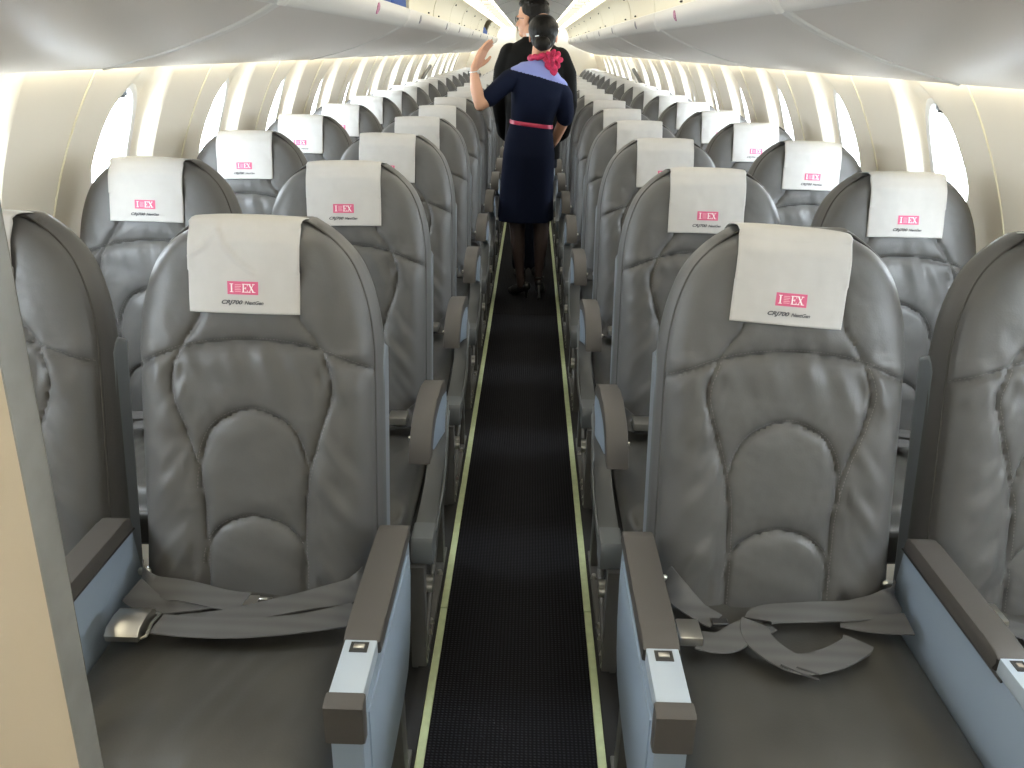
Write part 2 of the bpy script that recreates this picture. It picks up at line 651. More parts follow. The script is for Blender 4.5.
for s in (-1, 1):
    nm = 'left' if s < 0 else 'right'
    y = .0; k = 0
    bm = bmesh.new(); bmd = bmesh.new()
    while y < Y_END-.3:
        # one lamp tube and its dark lamp holder
        pts = [(y+.02, 0), ]
        v4 = [(s*.335, 1.802), (s*.39, 1.814), (s*.45, 1.797), (s*.506, 1.752)]
        for (xa, za), (xb, zb) in zip(v4, v4[1:]):
            q = [bm.verts.new(p) for p in ((xa, y+.02, za), (xb, y+.02, zb), (xb, y+.50, zb), (xa, y+.50, za))]
            bm.faces.new(q)
        y += .52
    root = empty('cove_light', (0, 0, 0), 'long warm cove light running along the ceiling above the %s bins' % nm, 'ceiling light')
    me_l = from_bm('lamp_strip', bm, M['cove'], root)
    bmd.free()
    h0 = box('lamp_holder', min(s*.352, s*.46), max(s*.352, s*.46), -.012, .012, 1.775, 1.798, M['ceil'], root, .003, 1)
    for q in range(1, 32):
        h1 = h0.copy(); col.objects.link(h1); h1.parent = root; h1.location = (0, q*.52, 0)
    # wash light tucked behind the lower bin edge
    bm = bmesh.new()
    q = [bm.verts.new(p) for p in ((s*1.103, Y_FRONT, 1.371), (s*1.123, Y_FRONT, 1.371), (s*1.123, Y_END, 1.371), (s*1.103, Y_END, 1.371))]
    bm.faces.new(q)
    root = empty('wash_light', (0, 0, 0), 'slim warm light above the %s windows behind the bin edge' % nm, 'wall light')
    from_bm('lamp_strip', bm, M['wash'], root)

# ------------------------------------------------------------------ overhead bins
UNDER = [(1.100, 1.380), (1.098, 1.360), (1.05, 1.361), (.97, 1.381), (.90, 1.399), (.83, 1.421), (.765, 1.444), (.70, 1.470), (.65, 1.493), (.603, 1.519)]
LIP = [(.606, 1.519), (.603, 1.513), (.596, 1.514), (.586, 1.524), (.577, 1.538), (.570, 1.552), (.567, 1.568), (.566, 1.588), (.575, 1.592)]
DOOR = [(.576, 1.592), (.574, 1.615), (.568, 1.645), (.556, 1.68), (.541, 1.708), (.525, 1.729), (.508, 1.745)]
def loft(name, prof, ya, yb, s, material, parent, thick=.006, cap=True):
    bm = bmesh.new()
    n = len(prof)
    inner = []
    for i in range(n):
        a = prof[max(i-1, 0)]; b = prof[min(i+1, n-1)]
        dx, dz = b[0]-a[0], b[1]-a[1]; L = math.hypot(dx, dz)
        inner.append((prof[i][0]+dz/L*thick, prof[i][1]-dx/L*thick))
    loop = prof + inner[::-1]
    va = [bm.verts.new((s*p[0], ya, p[1])) for p in loop]
    vb = [bm.verts.new((s*p[0], yb, p[1])) for p in loop]
    bm.faces.new(va); bm.faces.new(vb[::-1])
    for i in range(len(loop)):
        j = (i+1) % len(loop)
        bm.faces.new((va[i], vb[i], vb[j], va[j]))
    return from_bm(name, bm, material, parent, angle=50)

STICK = {-1: [3.37, 4.62, 6.02, 7.06, 8.60, 9.9, 11.3, 12.7], 1: [3.60, 4.96, 6.40, 7.66, 9.35, 10.7, 12.0, 13.4]}
BIN0, BINL = 2.2, 2.05
ORD = ['first', 'second', 'third', 'fourth', 'fifth', 'sixth', 'seventh', 'eighth', 'ninth', 'tenth', 'eleventh',
       'twelfth', 'thirteenth', 'fourteenth', 'fifteenth', 'sixteenth', 'seventeenth', 'eighteenth']
open_bins = {(-1, 1): (0,), (-1, 5): (0,)}
for s in (-1, 1):
    nm = 'left' if s < 0 else 'right'
    for k in range(7):
        ya, yb = BIN0+BINL*(k-1), BIN0+BINL*k
        isopen = (s, k) in open_bins
        extra = ', open with blue blankets inside' if isopen else ''
        root = empty('overhead_bin', (s*.85, ya, 1.38),
                     'cream overhead bin on the %s, %s section from the front%s' % (nm, ORD[k], extra), 'overhead bin', 'overhead bins on the %s' % nm)
        def P(o):
            o.parent = root; o.matrix_parent_inverse = Matrix.Translation(-root.location); return o
        P(loft('bin_floor', UNDER, ya+.001, yb-.001, s, M['bin'], None, .01))
        P(loft('lip', LIP, ya+.001, yb-.001, s, M['binlip'], None, .006))
        # rounded joint strip at the far end of the section
        jp = [(x, z) for x, z in UNDER[2:]+LIP[2:8]]
        bm = bmesh.new()
        rows = []
        for (x, z) in jp:
            fw = 1 - sstep(.62, 1.05, x)*.7
            row = []
            for q, (dy, dn) in enumerate(((-.040, .001), (-.034, -.0035), (-.006, -.0045), (0, -.0025), (.006, -.0045), (.034, -.0035), (.040, .001))):
                row.append(bm.verts.new((s*(x+dn*.55), yb-.03+dy*fw, z+dn*.83)))
            rows.append(row)
        for A, B in zip(rows, rows[1:]):
            for q in range(6): bm.faces.new((A[q], A[q+1], B[q+1], B[q]))
        P(from_bm('joint_strip', bm, M['binlip'], angle=60))
        # end cheeks and back, so an open bin is a box
        for yy in (ya+.004, yb-.012):
            bm = bmesh.new()
            cheek = UNDER + LIP[1:] + DOOR[1:] + [(.60, 1.86), (.95, 1.66)]
            A = [bm.verts.new((s*p[0], yy, p[1])) for p in cheek]
            B = [bm.verts.new((s*p[0], yy+.008, p[1])) for p in cheek]
            bm.faces.new(A); bm.faces.new(B[::-1])
            for i in range(len(cheek)):
                j = (i+1) % len(cheek)
                bm.faces.new((A[i], B[i], B[j], A[j]))
            P(from_bm('end_panel', bm, M['bindoor']))
        P(loft('back_panel', [(1.102, 1.380), (1.08, 1.50), (1.0, 1.62), (.85, 1.74), (.60, 1.84), (.512, 1.76)], ya+.01, yb-.01, s, M['bindoor'], None, .006))
        for d in range(2):
            da = ya+.012+d*(BINL/2); db = ya+BINL/2-.012+d*(BINL/2)
            if isopen and d in open_bins[(s, k)] or (isopen and k == 1):
                # door swung up and in under the ceiling
                cy, cz = .508, 1.755
                rot = math.radians(-78)
                pr = []
                for x, z in DOOR:
                    dx, dz = x-cy, z-cz
                    pr.append((cy+dx*math.cos(rot)+dz*math.sin(rot) - .0, cz - dx*math.sin(rot)+dz*math.cos(rot)))
                pr = [(cy+.012*i*1.0, cz+.003+.001*i) for i in range(7)]
                dr = P(loft('door', pr, da, db, s, M['bindoor'], None, .006))
            else:
                dr = P(loft('door', DOOR, da, db, s, M['bindoor'], None, .012))
                bm = bmesh.new()
                for yy in ((da+.25,) if d else (db-.25,)):
                    add_box(bm, min(s*.566, s*.577), max(s*.566, s*.577), yy-.009, yy+.009, 1.598, 1.606, .002, 1)
                ym = (da+db)/2
                add_box(bm, min(s*.536, s*.55), max(s*.536, s*.55), da+.10, da+.122, 1.70, 1.711, .002, 1)
                l = from_bm('latch', bm, M['bindark']); P(l)
        for q, y in enumerate(STICK[s]):
            if ya <= y < yb:
                bm = bmesh.new()
                n = 20
                ring = []
                ring2 = []
                for t in range(n):
                    a = 2*PI*t/n
                    zz = 1.556+.020*math.sin(a); yy = y+.024*math.cos(a)
                    xx = interp([(1.519, .603), (1.527, .588), (1.538, .577), (1.552, .570), (1.568, .567), (1.588, .566)], zz)
                    ring.append(bm.verts.new((s*(xx-.0035), yy, zz)))
                    ring2.append(bm.verts.new((s*(xx+.0005), yy, zz)))
                bm.faces.new(ring)
                for t in range(n): bm.faces.new((ring[t], ring[(t+1) % n], ring2[(t+1) % n], ring2[t]))
                so = P(from_bm('row_sticker', bm, M['sticker1'] if q == 0 else M['sticker2']))
        if isopen:
            for j in range(4 if k == 1 else 3):
                bm = bmesh.new()
                y0 = (ya+.25+j*.44 if k == 1 else ya+.08+j*.33)
                add_box(bm, min(s*.575, s*.92), max(s*.575, s*.92), y0, y0+(.42 if k == 1 else .30), 1.545, 1.545+.11+.02*(j % 2), .045, 5)
                for vv in bm.verts:
                    nn = noise.noise(vv.co*14)*.008
                    vv.co.y += nn; vv.co.z += nn
                o = from_bm('folded_blanket', bm, M['blue'])
                tag(o, 'blue folded blanket in the open left bin %s, %s from the front' % ('near the camera' if k == 1 else 'far down the cabin', ORD[j]), 'blanket', 'blue blankets in the left bins')

# ------------------------------------------------------------------ the foreground partition on the left
root = empty('partition', (-.8, .53, 0), 'cream foreground partition with grey metal edge at the left of the photo', 'partition')
def PP(o, r): o.parent = r; o.matrix_parent_inverse = Matrix.Translation(-r.location); return o
bm = bmesh.new()
pts = [(-.362, .0), (-1.10, .0)]
for i in range(15):
    z = .02+1.34*i/14
    pts.append((-(math.sqrt(RAD**2-(z-ZC)**2)-.006), z))
pts.append((-.362, 1.80))
pts[-2] = (-1.118, 1.352)
pts = [p for p in pts[:-1]] + [(-.60, 1.352), (-.362, 1.352)]
pts = [((-.3835+.031*z if x > -.4 else x), z) for x, z in pts]
va = [bm.verts.new((p[0], .520, p[1])) for p in pts]; vb = [bm.verts.new((p[0], .548, p[1])) for p in pts]
bm.faces.new(va); bm.faces.new(vb[::-1])
for i in range(len(pts)):
    j = (i+1) % len(pts); bm.faces.new((va[i], vb[i], vb[j], va[j]))
PP(from_bm('panel', bm, M['cream']), root)
bm = bmesh.new(); add_box(bm, -.0015, .0, .519, .550, .0, 1.354, .0015)
for v in bm.verts: v.co.x += -.3830+.031*v.co.z
PP(from_bm('edge_trim', bm, M['trim']), root)

# ------------------------------------------------------------------ seats
OUT = [(0, .224), (.07, .221), (.15, .217), (.24, .216), (.39, .215), (.50, .214), (.54, .212), (.60, .203), (.65, .188), (.687, .169),
       (.715, .144), (.735, .119), (.748, .098)]
SMAX = .748
def sp(pts, n=8):
    out = []
    N = len(pts)
    for i in range(N-1):
        p0, p1, p2, p3 = [Vector((*pts[q], 0)) for q in (max(i-1, 0), i, i+1, min(i+2, N-1))]
        for k in range(n):
            t = k/n
            v = .5*((2*p1)+(p2-p0)*t+(2*p0-5*p1+4*p2-p3)*t*t+(3*p1-p0-3*p2+p3)*t**3)
            out.append((v.x, v.y))
    out.append(pts[-1])
    return out
SEAM_ARC = sp([(-.214, .485), (-.175, .502), (-.13, .520), (-.07, .533), (0, .538), (.07, .533), (.13, .520), (.175, .502), (.214, .485)], 3)
SEAM_HEAD = [sp([(e*.078, .66), (e*.088, .585), (e*.110, .551), (e*.130, .520)], 3) for e in (-1, 1)]
SEAM_SIDE = [sp([(e*.130, .520), (e*.146, .469), (e*.141, .425), (e*.116, .345), (e*.097, .264), (e*.092, .15), (e*.095, .0)], 4) for e in (-1, 1)]
SEAM_ARCH1 = sp([(-.099, .262), (-.097, .31), (-.086, .353), (-.059, .390), (0, .412), (.059, .390), (.086, .353), (.097, .31), (.099, .262)], 4)
SEAM_ARCH2 = sp([(-.094, .115), (-.088, .150), (-.070, .180), (-.042, .199), (0, .208), (.042, .199), (.070, .180), (.088, .150), (.094, .115)], 4)
SEAMS = [SEAM_ARC, *SEAM_HEAD, *SEAM_SIDE, SEAM_ARCH1, SEAM_ARCH2]

def pad_depth(x, s, crease=True):
    w = spline(OUT, s)
    u = min(1, abs(x)/w)
    d = min(seg_dist(x, s, q) for q in SEAMS)
    base = .020*(1-u**3)
    # raised side bolsters next to the back panel
    base += .012*sstep(.09, .17, abs(x))*(1-sstep(.45, .56, s))*(1-u**8)
    puff = .0095*(1-math.exp(-d/.011))
    dh = seg_dist(x, s, SEAM_ARC)
    if s > .52: puff *= .8
    g = -.0040*math.exp(-(d/.0035)**2)
    edge = -.020*u**14
    top = -.024*sstep(.70, SMAX, s)**2
    bot = -.02*sstep(.03, .0, s)
    wr = 0
    if crease:
        # creases fanning off the seams
        n1 = noise.noise(Vector((x*34+s*9, s*8-x*6, 3.1)))
        n2 = noise.noise(Vector((x*15+7, s*22, 9.2)))
        n3 = noise.noise(Vector((x*60-s*45, s*50+x*40, 5.2)))
        near = math.exp(-abs(dh-.03)/.05) if s < .53 else math.exp(-dh/.04)*.8
        wr = .0085*n1*near + .0032*n2 + .0018*n3*math.exp(-d/.05)
        if abs(x) > .12 and s < .5:
            wr += .0065*noise.noise(Vector((x*12, s*30+abs(x)*38, 1.7 if x > 0 else 6.4)))*(1-u**6)
    return base+puff+g+edge+top+bot+wr*(1-u**10)

def bf(x, s, d):
    """back frame -> seat local coordinates"""
    return Vector((x, s*math.sin(TH) - d*math.cos(TH), .40 + s*math.cos(TH) + d*math.sin(TH)))

def back_mesh(seed):
    NX, NS = 92, 150
    v, f = [], []
    for j in range(NS+1):
        s = SMAX*j/NS
        w = spline(OUT, s)
        for i in range(NX+1):
            u = -1+2*i/NX
            u = math.copysign(1-(1-abs(u))**1.15, u)
            v.append(bf(u*w, s, pad_depth(u*w, s)))
    for j in range(NS):
        for i in range(NX):
            a = j*(NX+1)+i
            f.append((a, a+1, a+NX+2, a+NX+1))
    # outline loop
    loop = [i for i in range(NX+1)] + [j*(NX+1)+NX for j in range(1, NS+1)] + \
           [NS*(NX+1)+i for i in range(NX-1, -1, -1)] + [j*(NX+1) for j in range(NS-1, 0, -1)]
    xs = []
    for j in range(NS+1):
        pass
    c2 = []
    for q in loop:
        j, i = divmod(q, NX+1)
        s = SMAX*j/NS
        u = -1+2*i/NX
        u = math.copysign(1-(1-abs(u))**1.15, u)
        c2.append((u*spline(OUT, s), s))
    L = len(loop)
    nrm = []
    for q in range(L):
        a = c2[(q-2) % L]; b = c2[(q+2) % L]
        dx, ds = b[0]-a[0], b[1]-a[1]
        h = math.hypot(dx, ds) or 1
        nrm.append((ds/h, -dx/h))
    prev = loop
    for off, dep in ((.0035, -.030), (.010, -.045), (.014, -.065), (.012, -.085), (.004, -.100), (-.012, -.108)):
        ring = []
        for q in range(L):
            x, s = c2[q]; nx, ns = nrm[q]
            k = .35 if s < .02 else 1
            ring.append(len(v))
            v.append(bf(x+nx*off*k, s+ns*off*k, dep))
        for q in range(L):
            f.append((prev[q], ring[q], ring[(q+1) % L], prev[(q+1) % L]))
        prev = ring
    c = len(v); v.append(bf(0, .35, -.112))
    for q in range(L):
        f.append((prev[q], c, prev[(q+1) % L]))
    me = bpy.data.meshes.new('backrest')
    me.from_pydata([tuple(p) for p in v], [], f)
    me.update()
    me.materials.append(M['leather'])
    me.shade_smooth(); me.set_sharp_from_angle(angle=math.radians(60))
    # piping follows the front edge, sides and shoulders only
    pip = []
    for q in range(L):
        x, s = c2[q]; nx, ns = nrm[q]
        if s > .02:
            pip.append(bf(x+nx*.003, s+ns*.003, -.026))
    return me, pip
BACK_ME, PIPE = back_mesh(1)
def piping_mesh():
    bm = bmesh.new()
    # order: right column up, top row, left column down
    add_tube(bm, PIPE[::2], .0026, 6)
    bmesh.ops.recalc_face_normals(bm, faces=bm.faces)
    me = bpy.data.meshes.new('piping'); bm.to_mesh(me); bm.free()
    me.materials.append(M['leather_dark']); me.shade_smooth()
    return me
PIPE_ME = piping_mesh()

# stitches along the curved seams
def stitch_mesh():
    bm = bmesh.new()
    for seam in (SEAM_ARC, SEAM_ARCH1, SEAM_ARCH2, *SEAM_SIDE):
        # resample
        acc = 0
        for (ax, ay), (bx, by) in zip(seam, seam[1:]):
            L = math.hypot(bx-ax, by-ay)
            t = 0
            while t < L:
                x, s = ax+(bx-ax)*t/L, ay+(by-ay)*t/L
                ux, us = (bx-ax)/L, (by-ay)/L
                nx, ns = -us, ux
                o = .0048
                p = [(x+nx*o, s+ns*o), (x+ux*.003+nx*o, s+us*.003+ns*o), (x+ux*.003+nx*(o+.0009), s+us*.003+ns*(o+.0009)), (x+nx*(o+.0009), s+ns*(o+.0009))]
                bm.faces.new([bm.verts.new(bf(a, b, pad_depth(a, b)+.0006)) for a, b in p])
                t += .0062
    me = bpy.data.meshes.new('stitching'); bm.to_mesh(me); bm.free()
    me.materials.append(M['stitch'])
    return me
M['stitch'] = mat('grey_thread', (.20, .195, .19), .7)
STITCH_ME = stitch_mesh()

def cushion_mesh(seed):
    NX, NS = 56, 60
    Wc, Lc = .222, .490
    v, f = [], []
    def hw(t):
        return Wc - .012*sstep(.43, .49, t) - .006*sstep(.03, 0, t)
    def top(x, t):
        u = abs(x)/hw(t)
        z = .458 + .012*(1-u**2.5)*(1-(2*t/Lc-1)**4*.6) - .03*sstep(.42, Lc, t)**2 - .016*u**10
        n = noise.noise(Vector((x*7+seed, t*9, 2)))*.006 + noise.noise(Vector((x*26+seed, t*14+x*20, 5)))*.0032
        n += .006*math.exp(-((x+.3*(t-.2)-.03*math.sin(seed))/.02)**2)*sstep(.1, .3, t)*math.sin(seed*3)
        dip = -.008*math.exp(-(x/.12)**2-((t-.16)/.10)**2)
        return z + n*(1-u**6) + dip
    for j in range(NS+1):
        t = Lc*j/NS
        for i in range(NX+1):
            u = -1+2*i/NX
            x = u*hw(t)
            v.append(Vector((x, .03-t, top(x, t))))
    for j in range(NS):
        for i in range(NX):
            a = j*(NX+1)+i
            f.append((a, a+NX+1, a+NX+2, a+1))
    loop = [i for i in range(NX+1)] + [j*(NX+1)+NX for j in range(1, NS+1)] + \
           [NS*(NX+1)+i for i in range(NX-1, -1, -1)] + [j*(NX+1) for j in range(NS-1, 0, -1)]
    L = len(loop)
    prev = loop
    base = [v[q].copy() for q in loop]
    for off, dz in ((.006, -.012), (.011, -.03), (.012, -.06), (.009, -.09), (-.004, -.105)):
        ring = []
        for q in range(L):
            a = base[(q-2) % L]; b = base[(q+2) % L]
            d = Vector((b.x-a.x, b.y-a.y)); d.normalize()
            n = Vector((-d.y, d.x))
            if n.dot(Vector((base[q].x, base[q].y+.2))) < 0: n = -n
            ring.append(len(v))
            v.append(Vector((base[q].x+n.x*off, base[q].y+n.y*off, (base[q].z*.3+.45*.7)+dz)))
        for q in range(L):
            f.append((prev[q], prev[(q+1) % L], ring[(q+1) % L], ring[q]))
        prev = ring
    c = len(v); v.append(Vector((0, -.2, .343)))
    for q in range(L): f.append((prev[q], prev[(q+1) % L], c))
    me = bpy.data.meshes.new('seat_cushion')
    me.from_pydata([tuple(p) for p in v], [], f); me.update()
    bm = bmesh.new(); bm.from_mesh(me); bmesh.ops.recalc_face_normals(bm, faces=bm.faces); bm.to_mesh(me); bm.free()
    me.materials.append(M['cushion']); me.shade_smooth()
    return me
CUSH = [cushion_mesh(2.0), cushion_mesh(5.3)]

def meobj(name, me, parent):
    o = bpy.data.objects.new(name, me); col.objects.link(o); o.parent = parent
    return o

ZL = .480
def belts(root, a, kind):
    """a = +1 when the aisle lies toward +x of the seat"""
    X, Yv = (1, 0, 0), (0, 1, .1)
    if kind == 'left_front':
        st = ribbon('seat_belt', [(-.215, .0, .50), (-.19, -.045, .495), (-.12, -.05, ZL+.014), (-.05, -.065, ZL+.010), (.0, -.075, ZL+.010)], .046,
                    [(0, .3, 1), (0, .8, .6), (0, 1, .15), (.1, 1, .05), (.1, 1, .05)], M['belt'], root)
        bm = bmesh.new(); add_box(bm, -.002, .022, -.097, -.053, ZL+.008, ZL+.011, .001, 1)
        add_box(bm, .020, .044, -.093, -.086, ZL+.008, ZL+.011, .001, 1); add_box(bm, .020, .044, -.064, -.057, ZL+.008, ZL+.011, .001, 1)
        add_box(bm, .038, .046, -.093, -.057, ZL+.008, ZL+.011, .001, 1)
        from_bm('tongue', bm, M['metal'], st)
        ribbon('belt_fold', [(-.21, -.06, ZL+.02), (-.16, -.085, ZL+.008), (-.10, -.075, ZL+.006), (-.05, -.06, ZL+.006)], .044, [(0, .7, .5), (.2, 1, 0), (.3, 1, 0), (.3, 1, 0)], M['belt'], st)
        st = ribbon('seat_belt', [(.212, .0, .50), (.19, -.03, .492), (.12, -.065, ZL+.014), (.03, -.10, ZL+.012), (-.04, -.125, ZL+.010), (-.10, -.135, ZL+.008)], .044,
                    [(0, .5, .8), (.2, .9, .4), (.35, 1, .1), (.3, 1, 0), (.1, 1, 0), (.1, 1, 0)], M['belt'], root)
        ribbon('belt_tail', [(.205, -.10, ZL+.012), (.12, -.135, ZL+.016), (.02, -.155, ZL+.018), (-.06, -.157, ZL+.019), (-.125, -.152, ZL+.02)], .046,
               [(.1, 1, .2), (.15, 1, 0), (.05, 1, 0), (0, 1, 0), (0, 1, 0)], M['belt'], st)
        bm = bmesh.new()
        add_prism(bm, [(-.187, ZL+.008), (-.115, ZL+.008), (-.113, ZL+.020), (-.125, ZL+.030), (-.15, ZL+.033), (-.177, ZL+.030), (-.189, ZL+.020)], -.200, -.142, .003)
        from_bm('buckle', bm, M['metal'], st)
        bm = bmesh.new()
        add_tube(bm, [(-.140, -.184, ZL+.014), (-.132, -.180, ZL+.016), (-.134, -.151, ZL+.020), (-.132, -.122, ZL+.016), (-.140, -.118, ZL+.014)], .0028, 6)
        from_bm('buckle_rim', bm, M['metal'], st)
        for e in (-1, 1):
            bm = bmesh.new(); add_box(bm, e*.212-.012, e*.212+.012, -.006, .004, .492, .506, .003, 1)
            from_bm('anchor', bm, M['metal'], st)
    elif kind == 'right_front':
        st = ribbon('seat_belt', [(-.205, .01, .515), (-.19, -.02, .505), (-.155, -.06, ZL+.010), (-.125, -.085, ZL+.006)], .042,
                    [(.3, .3, 1), (.5, .6, .7), (.6, 1, .1), (.5, 1, 0)], M['belt'], root)
        bm = bmesh.new(); add_box(bm, -.135, -.105, -.10, -.082, ZL+.006, ZL+.012, .002, 1)
        from_bm('tongue', bm, M['darkmetal'], st)
        st = ribbon('seat_belt', [(.215, -.005, .515), (.20, -.035, .500), (.13, -.055, ZL+.016), (.04, -.070, ZL+.020), (-.045, -.085, ZL+.020), (-.065, -.14, ZL+.016),
                                  (-.02, -.195, ZL+.012), (.04, -.185, ZL+.012), (.095, -.15, ZL+.01), (.11, -.13, ZL+.008)], .045,
                    [(0, .3, 1), (0, .8, .6), (0, 1, .1), (.1, 1, .1), (.3, 1, 0), (1, .25, .1), (.4, 1, 0), (-.25, 1, 0), (-.4, 1, 0), (-.4, 1, 0)], M['belt'], root)
        ribbon('belt_tail', [(-.04, -.09, ZL+.012), (-.09, -.125, ZL+.014), (-.13, -.155, ZL+.016), (-.175, -.150, ZL+.018)], .046,
               [(.5, 1, 0), (.6, 1, 0), (.2, 1, 0), (0, 1, 0)], M['belt'], st)
        bm = bmesh.new()
        add_box(bm, -.205, -.165, -.168, -.115, ZL+.016, ZL+.034, .004, 2)
        from_bm('buckle', bm, M['metal'], st)
        ribbon('belt_fold', [(.215, -.085, ZL+.012), (.15, -.085, ZL+.010), (.10, -.07, ZL+.008)], .044, [(0, 1, .2), (.1, 1, 0), (.2, 1, 0)], M['belt'], st)
        bm = bmesh.new(); add_tube(bm, [(-.045, -.205, ZL+.016), (-.02, -.218, ZL+.012), (.01, -.232, ZL+.010), (.012, -.222, ZL+.012), (-.02, -.208, ZL+.014)], .0022, 6)
        from_bm('buckle_rim', bm, M['darkmetal'], st)
        for e in (-1, 1):
            bm = bmesh.new(); add_box(bm, e*.210-.012, e*.210+.012, .0, .01, .505, .518, .003, 1)
            from_bm('anchor', bm, M['metal'], st)
    else:
        st = ribbon('seat_belt', [(a*.21, -.01, .50), (a*.185, -.05, .49), (a*.13, -.085, ZL+.012), (a*.06, -.11, ZL+.008), (a*-.02, -.125, ZL+.006)], .045,
                    [(0, .5, 1), (0, 1, .4), (a*.2, 1, 0), (a*.1, 1, 0), (a*.1, 1, 0)], M['belt'], root)
        bm = bmesh.new(); add_box(bm, min(a*.185, a*.135), max(a*.185, a*.135), -.10, -.045, ZL+.012, ZL+.034, .006, 2)
        from_bm('buckle', bm, M['metal'], st)
        st = ribbon('seat_belt', [(-a*.21, -.01, .50), (-a*.185, -.05, .49), (-a*.10, -.075, ZL+.010), (-a*.01, -.06, ZL+.008)], .045,
                    [(0, .5, 1), (0, 1, .4), (a*.2, 1, 0), (a*.1, 1, 0)], M['belt'], root)

PAD_OUT = [(-.015, .580), (-.045, .603), (-.10, .625), (-.17, .637), (-.25, .639), (-.315, .630), (-.36, .612), (-.392, .585), (-.41, .56), (-.416, .545)]
PAD_IN = [(-.372, .545), (-.362, .565), (-.335, .588), (-.29, .603), (-.22, .602), (-.14, .597), (-.06, .580), (-.025, .565)]
SHROUD = [(0.015, .52), (-.03, .50), (-.06, .445), (-.10, .392), (-.17, .364), (-.26, .355), (-.36, .352), (-.42, .348), (-.425, .30), (-.41, .287),
          (-.26, .286), (-.16, .284), (-.09, .292), (-.035, .325), (-.005, .385), (.015, .46)]
PLATE = [(-.368, .560), (-.335, .590), (-.25, .602), (-.06, .582), (.0, .56), (.012, .50), (-.05, .455), (-.10, .47), (-.20, .50), (-.30, .525)]

def arm_normal(root, xi, xo, aisle=True, shroud=True):
    """armrest between xi (seat side) and xo (outer side)"""
    s = 1 if xo > xi else -1
    r = prism('armrest', PAD_OUT+PAD_IN, xi, xo, M['armpad'], root, bev=.004, angle=45)
    prism('side_plate', PLATE, xi+s*.018, xo-s*.004, M['panel'], r, bev=.002)
    bm = bmesh.new(); add_tube(bm, [(xi-s*.008, -.345, .575), (xi+s*.002, -.345, .575)], .005, 10)
    from_bm('release_button', bm, M['metal'], r)
    if shroud:
        sh = prism('side_shroud', SHROUD, xi+s*.004, xo, M['shroud'], root, bev=.004, angle=45)
        prism('end_cap', [(-.36, .358), (-.425, .354), (-.432, .345), (-.432, .296), (-.425, .282), (-.36, .282)], xi+s*.001, xo+s*.003, M['shell'], sh, bev=.005, angle=45)
        # thin bright rib running down the aisle face
        tube('edge_rib', [(xo, y, z) for y, z in [(.012, .49), (-.045, .455), (-.075, .40)][:2]+[(-.09, .38), (-.16, .345), (-.26, .335), (-.36, .333)]], .004, M['shell'], sh, 6)

def legs(root, xo, s):
    # front leg, diagonal strut and floor fitting on the aisle side
    prism('leg', [(-.455, .0), (-.425, .0), (-.405, .285), (-.445, .285)], xo-s*.006, xo-s*.042, M['legmetal'], root, bev=.003)
    prism('leg', [(-.02, .0), (.02, .0), (.0, .30), (-.06, .30)], xo-s*.006, xo-s*.036, M['legmetal'], root, bev=.003)
    tube('strut', [(xo-s*.014, -.42, .03), (xo-s*.014, -.22, .14), (xo-s*.014, -.04, .27)], .008, M['legmetal'], root)
    bm = bmesh.new()
    add_box(bm, min(xo-s*.004, xo-s*.030), max(xo-s*.004, xo-s*.030), -.45, .06, .004, .016, .002, 1)
    fo = from_bm('floor_track', bm, M['legmetal'], root)
    for y, z in ((-.445, .018), (-.405, .018), (-.345, .020), (-.30, .02), (-.08, .02)):
        bm = bmesh.new()
        r = bmesh.ops.create_cone(bm, cap_ends=True, segments=10, radius1=.009, radius2=.006, depth=.014)
        for q in r['verts']: q.co += Vector((xo-s*.012, y, z))
        from_bm('bolt', bm, M['metal'], fo)
    bm = bmesh.new()
    for (y, z) in ((-.40, .20), (-.385, .212), (-.388, .19)):
        r = bmesh.ops.create_cone(bm, cap_ends=True, segments=10, radius1=.011, radius2=.011, depth=.018)
        for q in r['verts']:
            q.co = Vector((q.co.z, q.co.x, q.co.y)) + Vector((xo-s*.002, y, z))
    from_bm('quick_release', bm, M['metal'], root)

def arm_front(root, xi, xo, low=.288):
    """solid armrest of the first row holding a folded table"""
    s = 1 if xo > xi else -1
    body = prism('side_panel', [(.03, .575), (-.425, .572), (-.428, .30), (-.40, low), (-.20, low), (-.10, low+.003), (-.03, low+.02), (.005, low+.06), (.02, .40), (.04, .48)],
                 xi+s*.002, xo-s*.001, M['panel'], root, bev=.005, angle=45)
    prism('inset_panel', [(-.0, .55), (-.39, .548), (-.39, .33), (-.2, .315), (-.09, .32), (-.03, .35), (-.01, .41), (.0, .49)], xo-s*.003, xo+s*.0018, M['panel'], body, bev=.0015)
    pd = prism('armrest', [(.022, .600), (.028, .575), (-.296, .573), (-.296, .590), (-.302, .598), (-.290, .604), (-.25, .606), (-.01, .606), (.012, .605)], xi-s*.002, xo+s*.003, M['armpad'], root, bev=.003, angle=45)
    pl = box('table_cover', min(xi, xo)+.001, max(xi, xo)-.001, -.422, -.300, .573, .600, M['panel_light'], root, bev=.002)
    box('latch_slot', min(xi, xo)+.012, max(xi, xo)-.012, -.328, -.306, .5985, .6012, M['bindark'], pl)
    box('latch', min(xi, xo)+.017, max(xi, xo)-.017, -.321, -.312, .600, .603, M['metal'], pl, bev=.001)
    prism('end_cap', [(-.412, .602), (-.430, .602), (-.438, .597), (-.438, .536), (-.432, .531), (-.415, .531)], xi-s*.002, xo+s*.003, M['armpad'], root, bev=.004)
    tube('hinge_line', [(xi-s*.001, .03, .573), (xi-s*.001, -.32, .573)], .0022, M['darkmetal'], body, 6)

